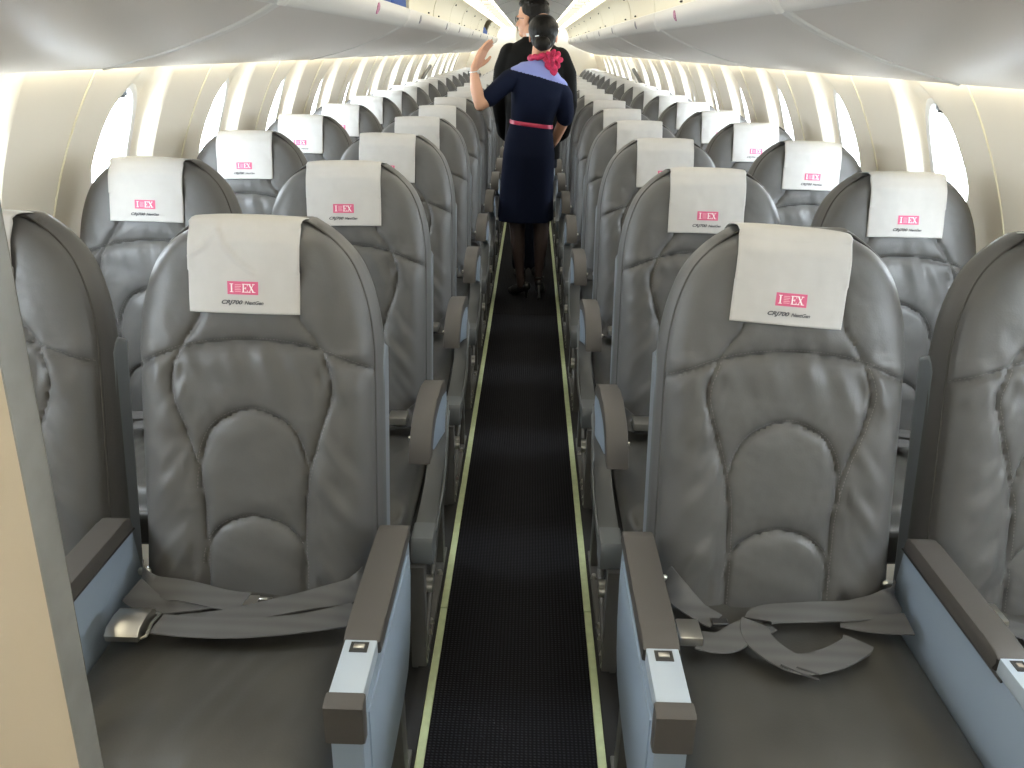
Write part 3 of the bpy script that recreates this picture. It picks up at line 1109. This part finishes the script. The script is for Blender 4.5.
def back_shell(root):
    bm = bmesh.new()
    w = .2285
    pts = []
    for s_, d_ in ((.0, -.055), (.50, -.055), (.52, -.062), (.53, -.08), (.52, -.118), (.0, -.135)):
        p = bf(0, s_, d_); pts.append((p.y, p.z))
    add_prism(bm, pts, -w, w, .010, 3)
    o = from_bm('back_shell', bm, M['shell'], root, angle=45)
    # tray table folded on its rear face
    bm = bmesh.new()
    pts = [bf(0, .46, -.124), bf(0, .46, -.137), bf(0, .20, -.144), bf(0, .20, -.128)]
    add_prism(bm, [(p.y, p.z) for p in pts], -.19, .19, .004)
    from_bm('tray_table', bm, M['shroud'], root)

def make_seat(side, win, front, seed):
    """seat at the origin; a = direction of the aisle in x"""
    a = -side
    root = empty('airline_seat')
    b = meobj('backrest', BACK_ME, root)
    meobj('piping', PIPE_ME, b); meobj('stitching', STITCH_ME, b)
    back_shell(root)
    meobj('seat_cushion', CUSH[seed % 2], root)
    box('seat_pan', -.20, .20, -.39, .03, .325, .362, M['shroud'], root, bev=.01)
    if not win:
        xi, xo = a*.2355, a*.286
        if front: arm_front(root, xi, xo)
        else: arm_normal(root, xi, xo)
        # leg stand under the aisle armrest
        legs(root, a*.2755 if not front else a*.2755, a)
        # shared centre armrest
        xi, xo = -a*.236, -a*.2790
        if front: arm_front(root, xi, xo, .33)
        else: arm_normal(root, xi, xo, shroud=False)
    else:
        xi, xo = -a*.229, -a*.262
        prism('armrest', [(.02, .59), (.02, .55), (-.36, .55), (-.40, .56), (-.40, .58), (-.37, .60), (-.05, .605)], xi, xo, M['armpad'], root, bev=.004)
        prism('side_panel', [(.02, .55), (-.36, .55), (-.37, .43), (.02, .43)], xi+(-a)*.003, xo-(-a)*.006, M['panel'], root, bev=.003)
        for e in (-side*.16, -side*.02):
            prism('leg', [(-.42, .0), (-.39, .0), (-.34, .33), (-.38, .33)], e-.015, e+.015, M['legmetal'], root, bev=.003)
    belts(root, a, ('left_front' if side < 0 else 'right_front') if (front and not win) else 'plain')
    return root

def place(root, side, win, n):
    root.location = (side*(XW if win else XA), YB+(n-1)*PITCH_ROW, 0)
    pos = 'window' if win else 'aisle'
    extra = {(-1, False, 1): ', metal buckle on cushion', (1, False, 1): ', twisted belt on cushion'}.get((side, win, n), '')
    where = 'nearest the camera' if n == 1 else ('%s row from the camera' % ORD[n-1] if n < NROW[side] else 'in the very last row')
    tag(root, 'grey leather %s seat %s of aisle, %s%s' % (pos, 'left' if side < 0 else 'right', where, extra), 'seat', 'grey airline seats in rows')

protos = {}
for side in (-1, 1):
    for win in (False, True):
        r = make_seat(side, win, True, 0 if side < 0 else 1)
        place(r, side, win, 1)
        p = make_seat(side, win, False, 1 if win else 0)
        place(p, side, win, 2)
        for n in range(3, NROW[side]+1):
            c = copy_tree(p)
            place(c, side, win, n)

# ------------------------------------------------------------------ headrest covers
HW = .099
def cov_d(x, s, seed):
    base = .036 - .010*(abs(x)/HW)**2.5
    base += .0022*noise.noise(Vector((x*14+seed*3, s*12, seed))) + .0012*noise.noise(Vector((x*40, s*30+seed, 2)))
    if seed == 1:   # sharp fold marks of the nearest left cover
        for poly in ([(-.045, .735), (-.035, .71), (-.01, .68), (.02, .66)], [(-.045, .735), (-.07, .70), (-.10, .685)]):
            base += .0040*math.exp(-(seg_dist(x, s, poly)/.0035)**2)
    return max(base - .010*sstep(.71, .745, s), pad_depth(x, min(s, SMAX), False)+.006 if s > .66 else -1)

def cover_meshes(seed, logo):
    NXc, path = 44, []
    n1 = 40
    front = [(.588+(.738-.588)*j/n1) for j in range(n1+1)]
    v, f = [], []
    rows = []
    for s in front:
        rows.append([(x, s, cov_d(x, s, seed)) for x in [HW*(-1+2*i/NXc) for i in range(NXc+1)]])
    for (s, d) in ((.751, .018), (.758, .004), (.7615, -.014), (.763, -.04), (.7635, -.070), (.758, -.095), (.745, -.110), (.72, -.117), (.68, -.119), (.62, -.120)):
        rows.append([(x, s-.004*(abs(x)/HW)**3, d) for x in [HW*(-1+2*i/NXc) for i in range(NXc+1)]])
    NR = len(rows)
    def loc(x, s, d):
        return Vector((x, -d, s-.585))      # own frame: z along the back, y backwards
    for r in rows:
        for (x, s, d) in r: v.append(loc(x, s, d))
    nv = len(v)
    for j in range(NR-1):
        for i in range(NXc):
            a = j*(NXc+1)+i; f.append((a, a+1, a+NXc+2, a+NXc+1))
    me = bpy.data.meshes.new('headrest_cover')
    me.from_pydata([tuple(p) for p in v], [], f); me.update()
    me.materials.append(M['cover'])
    me.shade_smooth()
    bm = bmesh.new(); bm.from_mesh(me)
    bmesh.ops.solidify(bm, geom=list(bm.faces), thickness=.0012)
    bm.to_mesh(me); bm.free(); me.shade_smooth()
    parts = []
    def flat(polys, off, material, name):
        bm = bmesh.new()
        for poly in polys:
            vs = [bm.verts.new(loc(x, s, cov_d(x, s, seed)+off)) for x, s in poly]
            try: bm.faces.new(vs)
            except Exception: pass
        mm = bpy.data.meshes.new(name); bm.to_mesh(mm); bm.free(); mm.materials.append(material)
        return mm
    # rectangle subdivided so it follows the paper
    x0, x1, s0, s1 = -.0262, .0285, .6215, .6445
    polys = []
    for i in range(10):
        for j in range(5):
            xa, xb = x0+(x1-x0)*i/10, x0+(x1-x0)*(i+1)/10
            sa, sb = s0+(s1-s0)*j/5, s0+(s1-s0)*(j+1)/5
            polys.append([(xa, sa), (xb, sa), (xb, sb), (xa, sb)])
    parts.append(('logo_panel', flat(polys, .0014, M['pink'], 'logo_panel'), None))
    if logo:
        def R(xa, xb, sa, sb, sh=0): return [(xa, sa), (xb, sa), (xb+sh, sb), (xa+sh, sb)]
        L = []
        b, h = .6255, .015
        # I
        L += [R(-.0196, -.0171, b, b+h), R(-.0216, -.0151, b, b+.0012), R(-.0216, -.0151, b+h-.0012, b+h)]
        # E
        e = .0014
        L += [R(e, e+.0024, b, b+h), R(e-.0012, e+.0088, b, b+.0013), R(e-.0012, e+.0088, b+h-.0013, b+h), R(e, e+.006, b+.0068, b+.0080),
              R(e+.0078, e+.0088, b, b+.0040), R(e+.0078, e+.0088, b+h-.0040, b+h), R(e+.0050, e+.0059, b+.0052, b+.0096)]
        # X
        x = .0119
        L += [R(x+.0072, x+.0100, b, b+h, -.0078), R(x+.0005, x+.0017, b, b+h, .0078), R(x-.0012, x+.0035, b, b+.0012), R(x+.0058, x+.0118, b, b+.0012),
              R(x-.0020, x+.0036, b+h-.0012, b+h), R(x+.0062, x+.0108, b+h-.0012, b+h)]
        parts.append(('logo_letters', flat(L, .0021, M['print_white'], 'logo_letters'), 'logo_panel'))
        B = []
        for q in range(5):
            B.append(R(-.0126, -.0016-(.002 if q in (2,) else 0), b+.001+q*.0029, b+.0022+q*.0029))
        parts.append(('logo_lines', flat(B, .0021, M['pinkpale'], 'logo_lines'), 'logo_panel'))
        # caption under the logo
        for txt, xs, size, nm, ex in (('CRJ700', -.0385, .0098, 'caption', .00035), ('NextGen', .0040, .0088, 'caption', .0003)):
            cu = bpy.data.curves.new('t', 'FONT'); cu.body = txt; cu.size = size*(1.0); cu.shear = .35; cu.offset = ex
            cu.resolution_u = 3
            ob = bpy.data.objects.new('t', cu); col.objects.link(ob)
            dg = bpy.context.evaluated_depsgraph_get(); dg.update()
            tm = bpy.data.meshes.new_from_object(ob.evaluated_get(dg))
            bpy.data.objects.remove(ob)
            wmax = max(q.co.x for q in tm.vertices)
            wt = .0395 if txt == 'CRJ700' else .0335
            for q in tm.vertices:
                xx = xs+q.co.x*wt/wmax; ss = .6045+q.co.y*(1.0)
                q.co = loc(xx, ss, cov_d(xx, ss, seed)+.0016)
            tm.materials.clear(); tm.materials.append(M['print_black'])
            parts.append((nm, tm, None))
    return me, parts
COV = [cover_meshes(1, True), cover_meshes(2, True), cover_meshes(3, True), cover_meshes(4, True)]
def place_cover(side, win, n):
    if n == 1: k = 0 if (side < 0) else 1
    else: k = 1+(n*2+(1 if win else 0)+(side > 0)) % 3
    me, parts = COV[k]
    o = bpy.data.objects.new('headrest_cover', me); col.objects.link(o)
    made = {}
    for nm, pm, par in parts:
        if n > 7 and nm in ('logo_lines', 'caption'): continue
        q = bpy.data.objects.new(nm, pm); col.objects.link(q); q.parent = made.get(par, o) if par else o
        made[nm] = q
    rnd = random.Random(n*31+side*7+win*3)
    roll = {(-1, False, 1): .012, (1, False, 1): .065, (-1, True, 2): .01, (1, True, 2): .0}.get((side, win, n), rnd.uniform(-.02, .02))
    dx = {(-1, False, 1): -.003, (1, False, 1): -.008}.get((side, win, n), rnd.uniform(-.008, .004))
    base = bf(0, .585, 0)
    xc = side*(XW if win else XA)+dx
    piv = Matrix.Translation((0, 0, .17))
    o.matrix_world = Matrix.Translation((xc, YB+(n-1)*PITCH_ROW+base.y, base.z)) @ Matrix.Rotation(-TH, 4, 'X') @ piv @ Matrix.Rotation(roll, 4, 'Y') @ piv.inverted()
    where = 'nearest the camera' if n == 1 else ('%s row from the camera' % ORD[n-1] if n < NROW[side] else 'very last row')
    extra = {(-1, False, 1): 'creased ', (1, False, 1): 'slightly crooked '}.get((side, win, n), '')
    tag(o, '%swhite paper cover with pink logo on the %s %s seat, %s' % (extra, 'left' if side < 0 else 'right', 'window' if win else 'aisle', where),
        'headrest cover', 'white paper headrest covers')
for side in (-1, 1):
    for win in (False, True):
        for n in range(1, NROW[side]+1):
            place_cover(side, win, n)
#PEOPLE#
# ------------------------------------------------------------------ people
def ellipsoid(bm, c, r, rot=None, seg=16):
    q = bmesh.ops.create_uvsphere(bm, u_segments=seg, v_segments=seg*3//4, radius=1)
    R_ = Euler(rot).to_matrix() if rot else Matrix.Identity(3)
    for v in q['verts']:
        v.co = R_ @ Vector((v.co.x*r[0], v.co.y*r[1], v.co.z*r[2])) + Vector(c)

def limb(bm, pts, n=16):
    """tapered limb through (x,y,z,r) joints"""
    P = [Vector(p[:3]) for p in pts]; Rr = [p[3] for p in pts]
    Q, q = [], []
    for i in range(len(P)-1):
        a, b = P[i], P[i+1]
        for k in range(5):
            t = k/5
            Q.append(a.lerp(b, t)); q.append(Rr[i]+(Rr[i+1]-Rr[i])*t)
    Q.append(P[-1]); q.append(Rr[-1])
    add_tube(bm, Q, q, n)
    for p, r_ in zip(P, Rr):
        ellipsoid(bm, p, (r_, r_, r_), seg=12)

def rings(bm, rows, n=36, fold=0):
    """stack of tilted horizontal ellipses (cx, cy, z, rx, ry, tilt)"""
    prev = None
    for (cx, cy, z, rx, ry, tl) in rows:
        ring = []
        for k in range(n):
            a = 2*PI*k/n
            c_, s_ = math.cos(a), math.sin(a)
            e = .85
            x = math.copysign(abs(c_)**e, c_)*rx; y = math.copysign(abs(s_)**e, s_)*ry
            w = 1 + fold*math.sin(a*7+1)*max(0, (.95-z))*.10
            ring.append(bm.verts.new((cx+x*w, cy+y*w, z+tl*x)))
        if prev:
            for k in range(n): bm.faces.new((prev[k], prev[(k+1) % n], ring[(k+1) % n], ring[k]))
        else:
            bm.faces.new(ring[::-1])
        prev = ring
    bm.faces.new(prev)

def fuse(name, bm, material, parent, voxel=.005, smooth=4, root=None):
    """melt the overlapping volumes into one continuous skin"""
    bmesh.ops.recalc_face_normals(bm, faces=bm.faces)
    me = bpy.data.meshes.new('tmp'); bm.to_mesh(me); bm.free()
    ob = bpy.data.objects.new('tmp', me); col.objects.link(ob)
    md = ob.modifiers.new('r', 'REMESH'); md.mode = 'VOXEL'; md.voxel_size = voxel; md.use_smooth_shade = True
    sm = ob.modifiers.new('s', 'SMOOTH'); sm.iterations = smooth; sm.factor = .5
    dg = bpy.context.evaluated_depsgraph_get(); dg.update()
    out = bpy.data.meshes.new_from_object(ob.evaluated_get(dg))
    bpy.data.objects.remove(ob)
    out.name = name
    out.materials.clear()
    for m_ in (material if isinstance(material, (list, tuple)) else [material]): out.materials.append(m_)
    out.shade_smooth()
    o = bpy.data.objects.new(name, out); col.objects.link(o)
    if parent is not None: put(o, parent)
    return o

def put(o, root):
    o.parent = root
    if root.parent is None:
        o.matrix_parent_inverse = Matrix.Translation(-Vector(root.location))
    return o

def xf(pts, o, m):
    return [(*(m @ Vector(p[:3]) + Vector(o)), *p[3:]) for p in pts]

def head(bm, c, yaw, female=True, neck=None):
    m = Matrix.Rotation(yaw, 3, 'Z')
    def E(p, r, rot=(0, 0, 0), seg=14):
        q = bmesh.ops.create_uvsphere(bm, u_segments=seg, v_segments=seg, radius=1)
        Rr = Euler(rot).to_matrix()
        for v in q['verts']:
            v.co = m @ (Rr @ Vector((v.co.x*r[0], v.co.y*r[1], v.co.z*r[2])) + Vector(p)) + Vector(c)
    k = 1 if female else 1.04
    E((0, -.01*k, .02*k), (.072*k, .088*k, .082*k), seg=20)       # cranium
    E((0, .022*k, -.035*k), (.056*k, .062*k, .068*k), seg=18)     # face
    E((0, .052*k, -.088*k), (.026*k, .026*k, .020*k))             # chin
    E((0, .084*k, -.030*k), (.009*k, .014*k, .020*k), (.5, 0, 0)) # nose
    E((0, .095*k, -.040*k), (.011*k, .010*k, .008*k))
    E((0, .080*k, -.066*k), (.019*k, .010*k, .006*k))             # lips
    for e in (-1, 1):
        E((e*.026*k, .073*k, .006*k), (.020*k, .010*k, .006*k))   # brow
        E((e*.034*k, .062*k, -.035*k), (.020*k, .018*k, .018*k))  # cheek
        E((e*.073*k, -.004*k, -.020*k), (.007*k, .016*k, .028*k), (.1, 0, 0))  # ear
    return m

def hand(bm, o, m, spread=0, curl=.25, side=1):
    """palm from the wrist at the origin, fingers toward +z, palm facing -y; side = thumb direction in x"""
    T = lambda p: xf(p, o, m)
    def pr(p): limb(bm, T(p), 10)
    # palm: a few thick rays
    for dx in (-.030, -.015, 0, .015, .030):
        pr([(dx*.45, 0, -.005, .017), (dx*.8, 0, .045, .0135), (dx, 0, .085, .0125)])
    L = [.062, .076, .080, .070]
    for q in range(4):
        dx = side*(.030-.020*q)
        fan = side*(1.5-q)*spread
        l = L[q]
        a1, a2, a3 = curl*.4, curl*1.0, curl*1.5
        p = Vector((dx, 0, .085)); pts = [(*p, .0098)]
        for seg_, ang, r_ in ((l*.45, a1, .0088), (l*.30, a2, .0080), (l*.25, a3, .0068)):
            p = p + Vector((fan*seg_, -math.sin(ang)*seg_, math.cos(ang)*seg_))
            pts.append((*p, r_))
        pr(pts)
    pr([(side*.018, -.004, .012, .013), (side*.042, -.014, .040, .0115), (side*.055, -.020, .066, .0095), (side*.060, -.022, .088, .0078)])

# ---- flight attendant
W = empty('person', (.03, 4.96, 0), 'flight attendant seen from behind in navy dress with pink scarf, left hand raised', 'person')
bm = bmesh.new()
hc = (.066, 4.965, 1.505)
head(bm, hc, -.08)
limb(bm, [(.050, 4.945, 1.30, .060), (.050, 4.945, 1.36, .050), (.058, 4.955, 1.43, .050)])
rings(bm, [(-.005, 4.96, .80, .125, .09, 0), (.0, 4.96, .90, .135, .09, 0), (.012, 4.955, 1.03, .100, .07, 0), (.035, 4.95, 1.18, .125, .08, -.15), (.05, 4.945, 1.28, .12, .07, -.25), (.053, 4.945, 1.33, .05, .04, 0)])
# raised left arm and hand
limb(bm, [(-.08, 4.94, 1.285, .045), (-.215, 4.86, 1.175, .038), (-.275, 4.84, 1.135, .035), (-.297, 4.835, 1.22, .034), (-.305, 4.83, 1.275, .027), (-.306, 4.83, 1.325, .022)])
mh = Matrix.Rotation(.50, 3, 'Y') @ Matrix.Rotation(-.10, 3, 'X') @ Matrix.Rotation(1.12, 3, 'Z')
hand(bm, (-.303, 4.83, 1.330), mh, -.01, .30, 1)
# right arm hanging, hand in front of the hip
limb(bm, [(.155, 4.945, 1.215, .038), (.196, 4.965, 1.11, .036), (.192, 4.985, 1.035, .034), (.158, 5.06, .94, .027), (.125, 5.12, .88, .021)])
mh = Matrix.Rotation(PI+.5, 3, 'Y') @ Matrix.Rotation(-.7, 3, 'X') @ Matrix.Rotation(1.4, 3, 'Z')
hand(bm, (.118, 5.125, .875), mh, .02, .5, 1)
# legs (bare shape below the hem is covered by the stockings)
limb(bm, [(-.060, 4.96, .80, .068), (-.060, 4.97, .50, .052), (-.057, 4.955, .40, .040), (-.052, 4.95, .30, .036), (-.034, 4.95, .13, .022), (-.03, 4.955, .09, .022)])
limb(bm, [(.070, 4.96, .80, .068), (.084, 4.96, .50, .052), (.085, 4.95, .40, .041), (.084, 4.94, .32, .037), (.078, 4.945, .16, .022), (.078, 4.955, .12, .022)])
BODY = fuse('body', bm, M['skin'], W, .0042, 3)
# stockings
bm = bmesh.new()
limb(bm, [(-.060, 4.97, .56, .056), (-.060, 4.97, .50, .0545), (-.057, 4.952, .40, .0445), (-.052, 4.947, .32, .042), (-.040, 4.95, .20, .029), (-.034, 4.95, .13, .0245), (-.028, 4.955, .08, .025)])
put(from_bm('stocking', bm, M['stocking']), W)
bm = bmesh.new()
limb(bm, [(.084, 4.965, .56, .056), (.084, 4.96, .50, .0545), (.085, 4.947, .41, .0455), (.084, 4.94, .33, .042), (.080, 4.943, .22, .030), (.078, 4.945, .16, .0245), (.078, 4.96, .10, .025)])
put(from_bm('stocking', bm, M['stocking']), W)
# shoes with heels
def shoe(heel, toe, hz, spike):
    bm = bmesh.new()
    h, t = Vector(heel), Vector(toe)
    d = (t-h)
    limb(bm, [(h.x, h.y, hz+.022, .027), (*(h+d*.35+Vector((0, 0, hz*.55+.006))), .029), (*(h+d*.72+Vector((0, 0, .008))), .031), (*(h+d*.95+Vector((0, 0, .0))), .020)])
    if spike: limb(bm, [(h.x, h.y, hz+.008, .016), (h.x, h.y, hz*.5, .009), (h.x, h.y, .006, .008)])
    o = fuse('shoe', bm, M['shoe'], W, .004, 2)
    return o
shoe((.006, 4.945, .018), (-.098, 5.06, .018), .052, True)
s2 = shoe((.082, 4.945, .022), (.094, 5.10, .020), .075, False)
bm = bmesh.new(); limb(bm, [(.082, 4.935, .082, .016), (.083, 4.905, .045, .009), (.083, 4.895, .018, .009)])
put(from_bm('heel', bm, M['shoe']), s2)
bm = bmesh.new(); add_tube(bm, [(.078+.029*math.cos(a*PI/8), 4.945+.030*math.sin(a*PI/8), .135) for a in range(16)], .004, 6, True)
put(from_bm('ankle_strap', bm, M['shoe']), s2)
# dress
bm = bmesh.new()
rings(bm, [(-.014, 4.96, .478, .162, .125, 0), (-.014, 4.96, .50, .163, .126, 0), (-.010, 4.96, .62, .158, .125, 0), (-.006, 4.96, .75, .153, .122, 0), (.0, 4.955, .86, .150, .120, 0),
           (.004, 4.955, .95, .137, .105, -.05), (.012, 4.955, 1.03, .119, .085, -.10), (.022, 4.95, 1.10, .127, .092, -.13), (.036, 4.945, 1.18, .142, .100, -.18),
           (.047, 4.945, 1.25, .152, .098, -.22), (.050, 4.945, 1.295, .140, .085, -.26), (.052, 4.945, 1.330, .105, .068, -.26), (.052, 4.945, 1.355, .068, .055, -.1), (.052, 4.945, 1.372, .056, .052, 0)], 48, 1)
limb(bm, [(-.055, 4.94, 1.29, .058), (-.12, 4.915, 1.262, .056), (-.175, 4.885, 1.215, .052), (-.222, 4.858, 1.172, .050)])
limb(bm, [(.155, 4.945, 1.225, .058), (.188, 4.95, 1.18, .055), (.203, 4.965, 1.10, .050), (.203, 4.972, 1.065, .049)])
D = fuse('dress', bm, [M['navy'], M['yoke']], W, .0045, 9)
for p in D.data.polygons:
    c = p.center
    # yoke: slanted band over the shoulders
    lowL = 1.318 - (c.x+.105)*.22 - .06*max(0, c.x-.05)
    if c.z > lowL and -.108 < c.x < .21:
        p.material_index = 1
# belt
bm = bmesh.new()
n = 48
R1 = []
for k in range(n):
    a = 2*PI*k/n; c_, s_ = math.cos(a), math.sin(a)
    x = math.copysign(abs(c_)**.85, c_)*.121; y = math.copysign(abs(s_)**.85, s_)*.087
    R1.append([bm.verts.new((.012+x*g, 4.955+y*g, 1.028-.11*x+h_)) for g, h_ in ((1.0, -.011), (1.025, -.009), (1.025, .009), (1.0, .011))])
for k in range(n):
    A, B = R1[k], R1[(k+1) % n]
    for q in range(3): bm.faces.new((A[q], B[q], B[q+1], A[q+1]))
put(from_bm('belt', bm, M['beltred'], angle=50), D)
# hair with bun
bm = bmesh.new()
ellipsoid(bm, (hc[0], hc[1]-.014, hc[2]+.022), (.084, .094, .078), seg=24)
ellipsoid(bm, (hc[0], hc[1]-.040, hc[2]-.022), (.070, .062, .066), seg=20)
H = fuse('hair', bm, M['hair'], W, .004, 3)
bm = bmesh.new()
ellipsoid(bm, (hc[0]-.004, hc[1]-.100, hc[2]-.052), (.046, .036, .038), seg=18)
for a in range(7):
    t = a/7*2*PI
    ellipsoid(bm, (hc[0]-.004+.028*math.cos(t), hc[1]-.108, hc[2]-.052+.022*math.sin(t)), (.018, .018, .018), seg=8)
b2 = fuse('hair_bun', bm, M['hair'], W, .0035, 2)
bm = bmesh.new(); add_tube(bm, [(hc[0]-.045, hc[1]-.098, hc[2]-.015), (hc[0]-.025, hc[1]-.110, hc[2]-.012)], .0025, 6)
put(from_bm('hair_clip', bm, M['metal']), b2)
# scarf and rosette
bm = bmesh.new()
add_tube(bm, [(.052+.056*math.cos(t*PI/12), 4.947+.056*math.sin(t*PI/12), 1.388+.010*math.cos(t*PI/12)+.004*math.sin(t*2.1)) for t in range(24)], .0165, 8, True)
S_ = put(from_bm('scarf', bm, M['red'], angle=80), W)
bm = bmesh.new()
rr = random.Random(3)
fc = Vector((.122, 4.880, 1.372))
for ly, (nP, rad, rp) in enumerate(((8, .036, .022), (6, .020, .018), (3, .006, .014))):
    for k in range(nP):
        t = 2*PI*k/nP+ly*.5
        ellipsoid(bm, fc+Vector((rad*math.cos(t), -.010*ly+rr.uniform(-.004, .004), rad*math.sin(t))), (rp, .006, rp*.7), (rr.uniform(-.6, .6), -t+rr.uniform(-.4, .4), rr.uniform(-.6, .6)), seg=10)
ellipsoid(bm, fc+Vector((.006, .0, -.055)), (.022, .007, .030), (.1, .2, 0), seg=12)
ellipsoid(bm, fc+Vector((-.026, .0, -.030)), (.016, .007, .026), (.1, -.5, 0), seg=12)
put(from_bm('scarf_rosette', bm, M['red'], angle=80), S_)
# wrist watch on the raised arm
bm = bmesh.new()
add_tube(bm, [(-.3055+.0255*math.cos(t*PI/8), 4.830+.0255*math.sin(t*PI/8), 1.305+.004*math.cos(t*PI/8)) for t in range(16)], .0035, 6, True)
wt = put(from_bm('wristwatch', bm, M['metal'], angle=60), W)
bm = bmesh.new(); ellipsoid(bm, (-.283, 4.818, 1.306), (.009, .012, .012), seg=10)
put(from_bm('watch_face', bm, M['metal'], angle=60), wt)

# ---- man in the dark suit ahead of her
Mn = empty('person', (.03, 5.50, 0), 'man in black suit and glasses standing beyond the attendant, head turned left', 'person')
hm = (-.004, 5.51, 1.602)
bm = bmesh.new()
YM = 1.05
mm_ = head(bm, hm, YM, False)
limb(bm, [(.02, 5.50, 1.40, .070), (.010, 5.50, 1.47, .058), (.0, 5.502, 1.54, .055)])
rings(bm, [(.02, 5.5, .80, .15, .10, 0), (.02, 5.5, 1.0, .14, .10, 0), (.02, 5.5, 1.2, .15, .10, 0), (.02, 5.5, 1.38, .16, .09, 0), (.02, 5.5, 1.44, .10, .06, 0)])
for e in (-1, 1):
    limb(bm, [(.025+e*.150, 5.50, 1.365, .042), (.027+e*.218, 5.52, 1.12, .036), (.025+e*.190, 5.60, .93, .028), (.02+e*.15, 5.66, .88, .024)])
    m2 = Matrix.Rotation(PI, 3, 'Y') @ Matrix.Rotation(-.15, 3, 'X') @ Matrix.Rotation(e*1.3, 3, 'Z')
    hand(bm, (.02+e*.14, 5.67, .87), m2, .02, .5, e)
    limb(bm, [(.015+e*.070, 5.50, .84, .070), (.015+e*.056, 5.51, .48, .048), (.015+e*.056, 5.50, .10, .038), (.015+e*.056, 5.50, .07, .034)])
fuse('body', bm, M['skin_m'], Mn, .0045, 3)
# eyes are dark slits under the glasses
bm = bmesh.new()
def HM(p): return mm_ @ Vector(p) + Vector(hm)
for e in (-1, 1):
    ellipsoid(bm, HM((e*.028, .078, -.008)), (.010, .005, .004), (0, 0, YM), seg=8)
put(from_bm('eyes', bm, M['hair']), Mn)
bm = bmesh.new()
for e in (-1, 1):
    add_tube(bm, [HM((e*.031+.022*math.cos(t*PI/8), .094-abs(e*.031+.022*math.cos(t*PI/8))*.25, -.010+.016*math.sin(t*PI/8))) for t in range(16)], .0018, 6, True)
    add_tube(bm, [HM((e*.053, .080, -.004)), HM((e*.074, .045, -.004)), HM((e*.078, .0, -.006))], .0018, 6)
add_tube(bm, [HM((-.009, .092, -.006)), HM((.009, .092, -.006))], .0018, 6)
put(from_bm('glasses', bm, M['darkmetal']), Mn)
bm = bmesh.new()
def EM(p, r, seg=18): ellipsoid(bm, HM(p), r, (0, 0, YM), seg)
EM((0, -.026, .040), (.084, .090, .074)); EM((0, -.048, -.010), (.076, .066, .062)); EM((0, .030, .078), (.062, .050, .030))
for q in range(46):
    a = q*2.4; ph = .25+1.1*((q*7) % 46)/46
    EM((.078*math.cos(a)*math.sin(ph), -.026+.084*math.sin(a)*math.sin(ph), .040+.070*math.cos(ph)), (.016, .016, .010), 8)
fuse('hair', bm, M['hair'], Mn, .004, 2)
bm = bmesh.new()
rings(bm, [(.02, 5.5, .775, .180, .135, 0), (.02, 5.5, .85, .178, .132, 0), (.02, 5.5, 1.02, .170, .122, 0), (.02, 5.5, 1.18, .182, .125, 0), (.023, 5.5, 1.31, .196, .122, -.04),
           (.025, 5.5, 1.39, .190, .108, -.06), (.022, 5.5, 1.445, .140, .085, -.05), (.016, 5.5, 1.485, .075, .068, 0), (.014, 5.5, 1.497, .062, .062, 0)], 44)
limb(bm, [(-.130, 5.50, 1.395, .066), (-.170, 5.505, 1.30, .062), (-.192, 5.525, 1.12, .054), (-.165, 5.60, .925, .045), (-.14, 5.64, .895, .042)])
limb(bm, [(.175, 5.50, 1.375, .066), (.225, 5.505, 1.28, .062), (.246, 5.525, 1.10, .054), (.215, 5.60, .925, .045), (.18, 5.64, .895, .042)])
fuse('suit_jacket', bm, M['suit'], Mn, .005, 16)
bm = bmesh.new()
rings(bm, [(.016, 5.5, 1.49, .058, .060, 0), (.013, 5.502, 1.512, .0595, .0605, 0), (.012, 5.502, 1.516, .056, .056, 0)], 30)
put(from_bm('shirt_collar', bm, M['white']), Mn)
bm = bmesh.new()
rings(bm, [(.02, 5.5, .72, .165, .115, 0), (.02, 5.5, .90, .160, .11, 0)], 36)
for e in (-1, 1):
    limb(bm, [(.015+e*.070, 5.50, .80, .080), (.015+e*.056, 5.51, .46, .064), (.015+e*.056, 5.50, .12, .056), (.015+e*.056, 5.50, .075, .056)])
fuse('trousers', bm, M['trousers'], Mn, .006, 3)
for e in (-1, 1):
    bm = bmesh.new()
    limb(bm, [(.015+e*.056, 5.44, .040, .038), (.015+e*.058, 5.56, .036, .036), (.015+e*.062, 5.66, .028, .028)])
    fuse('shoe', bm, M['shoe'], Mn, .005, 2)
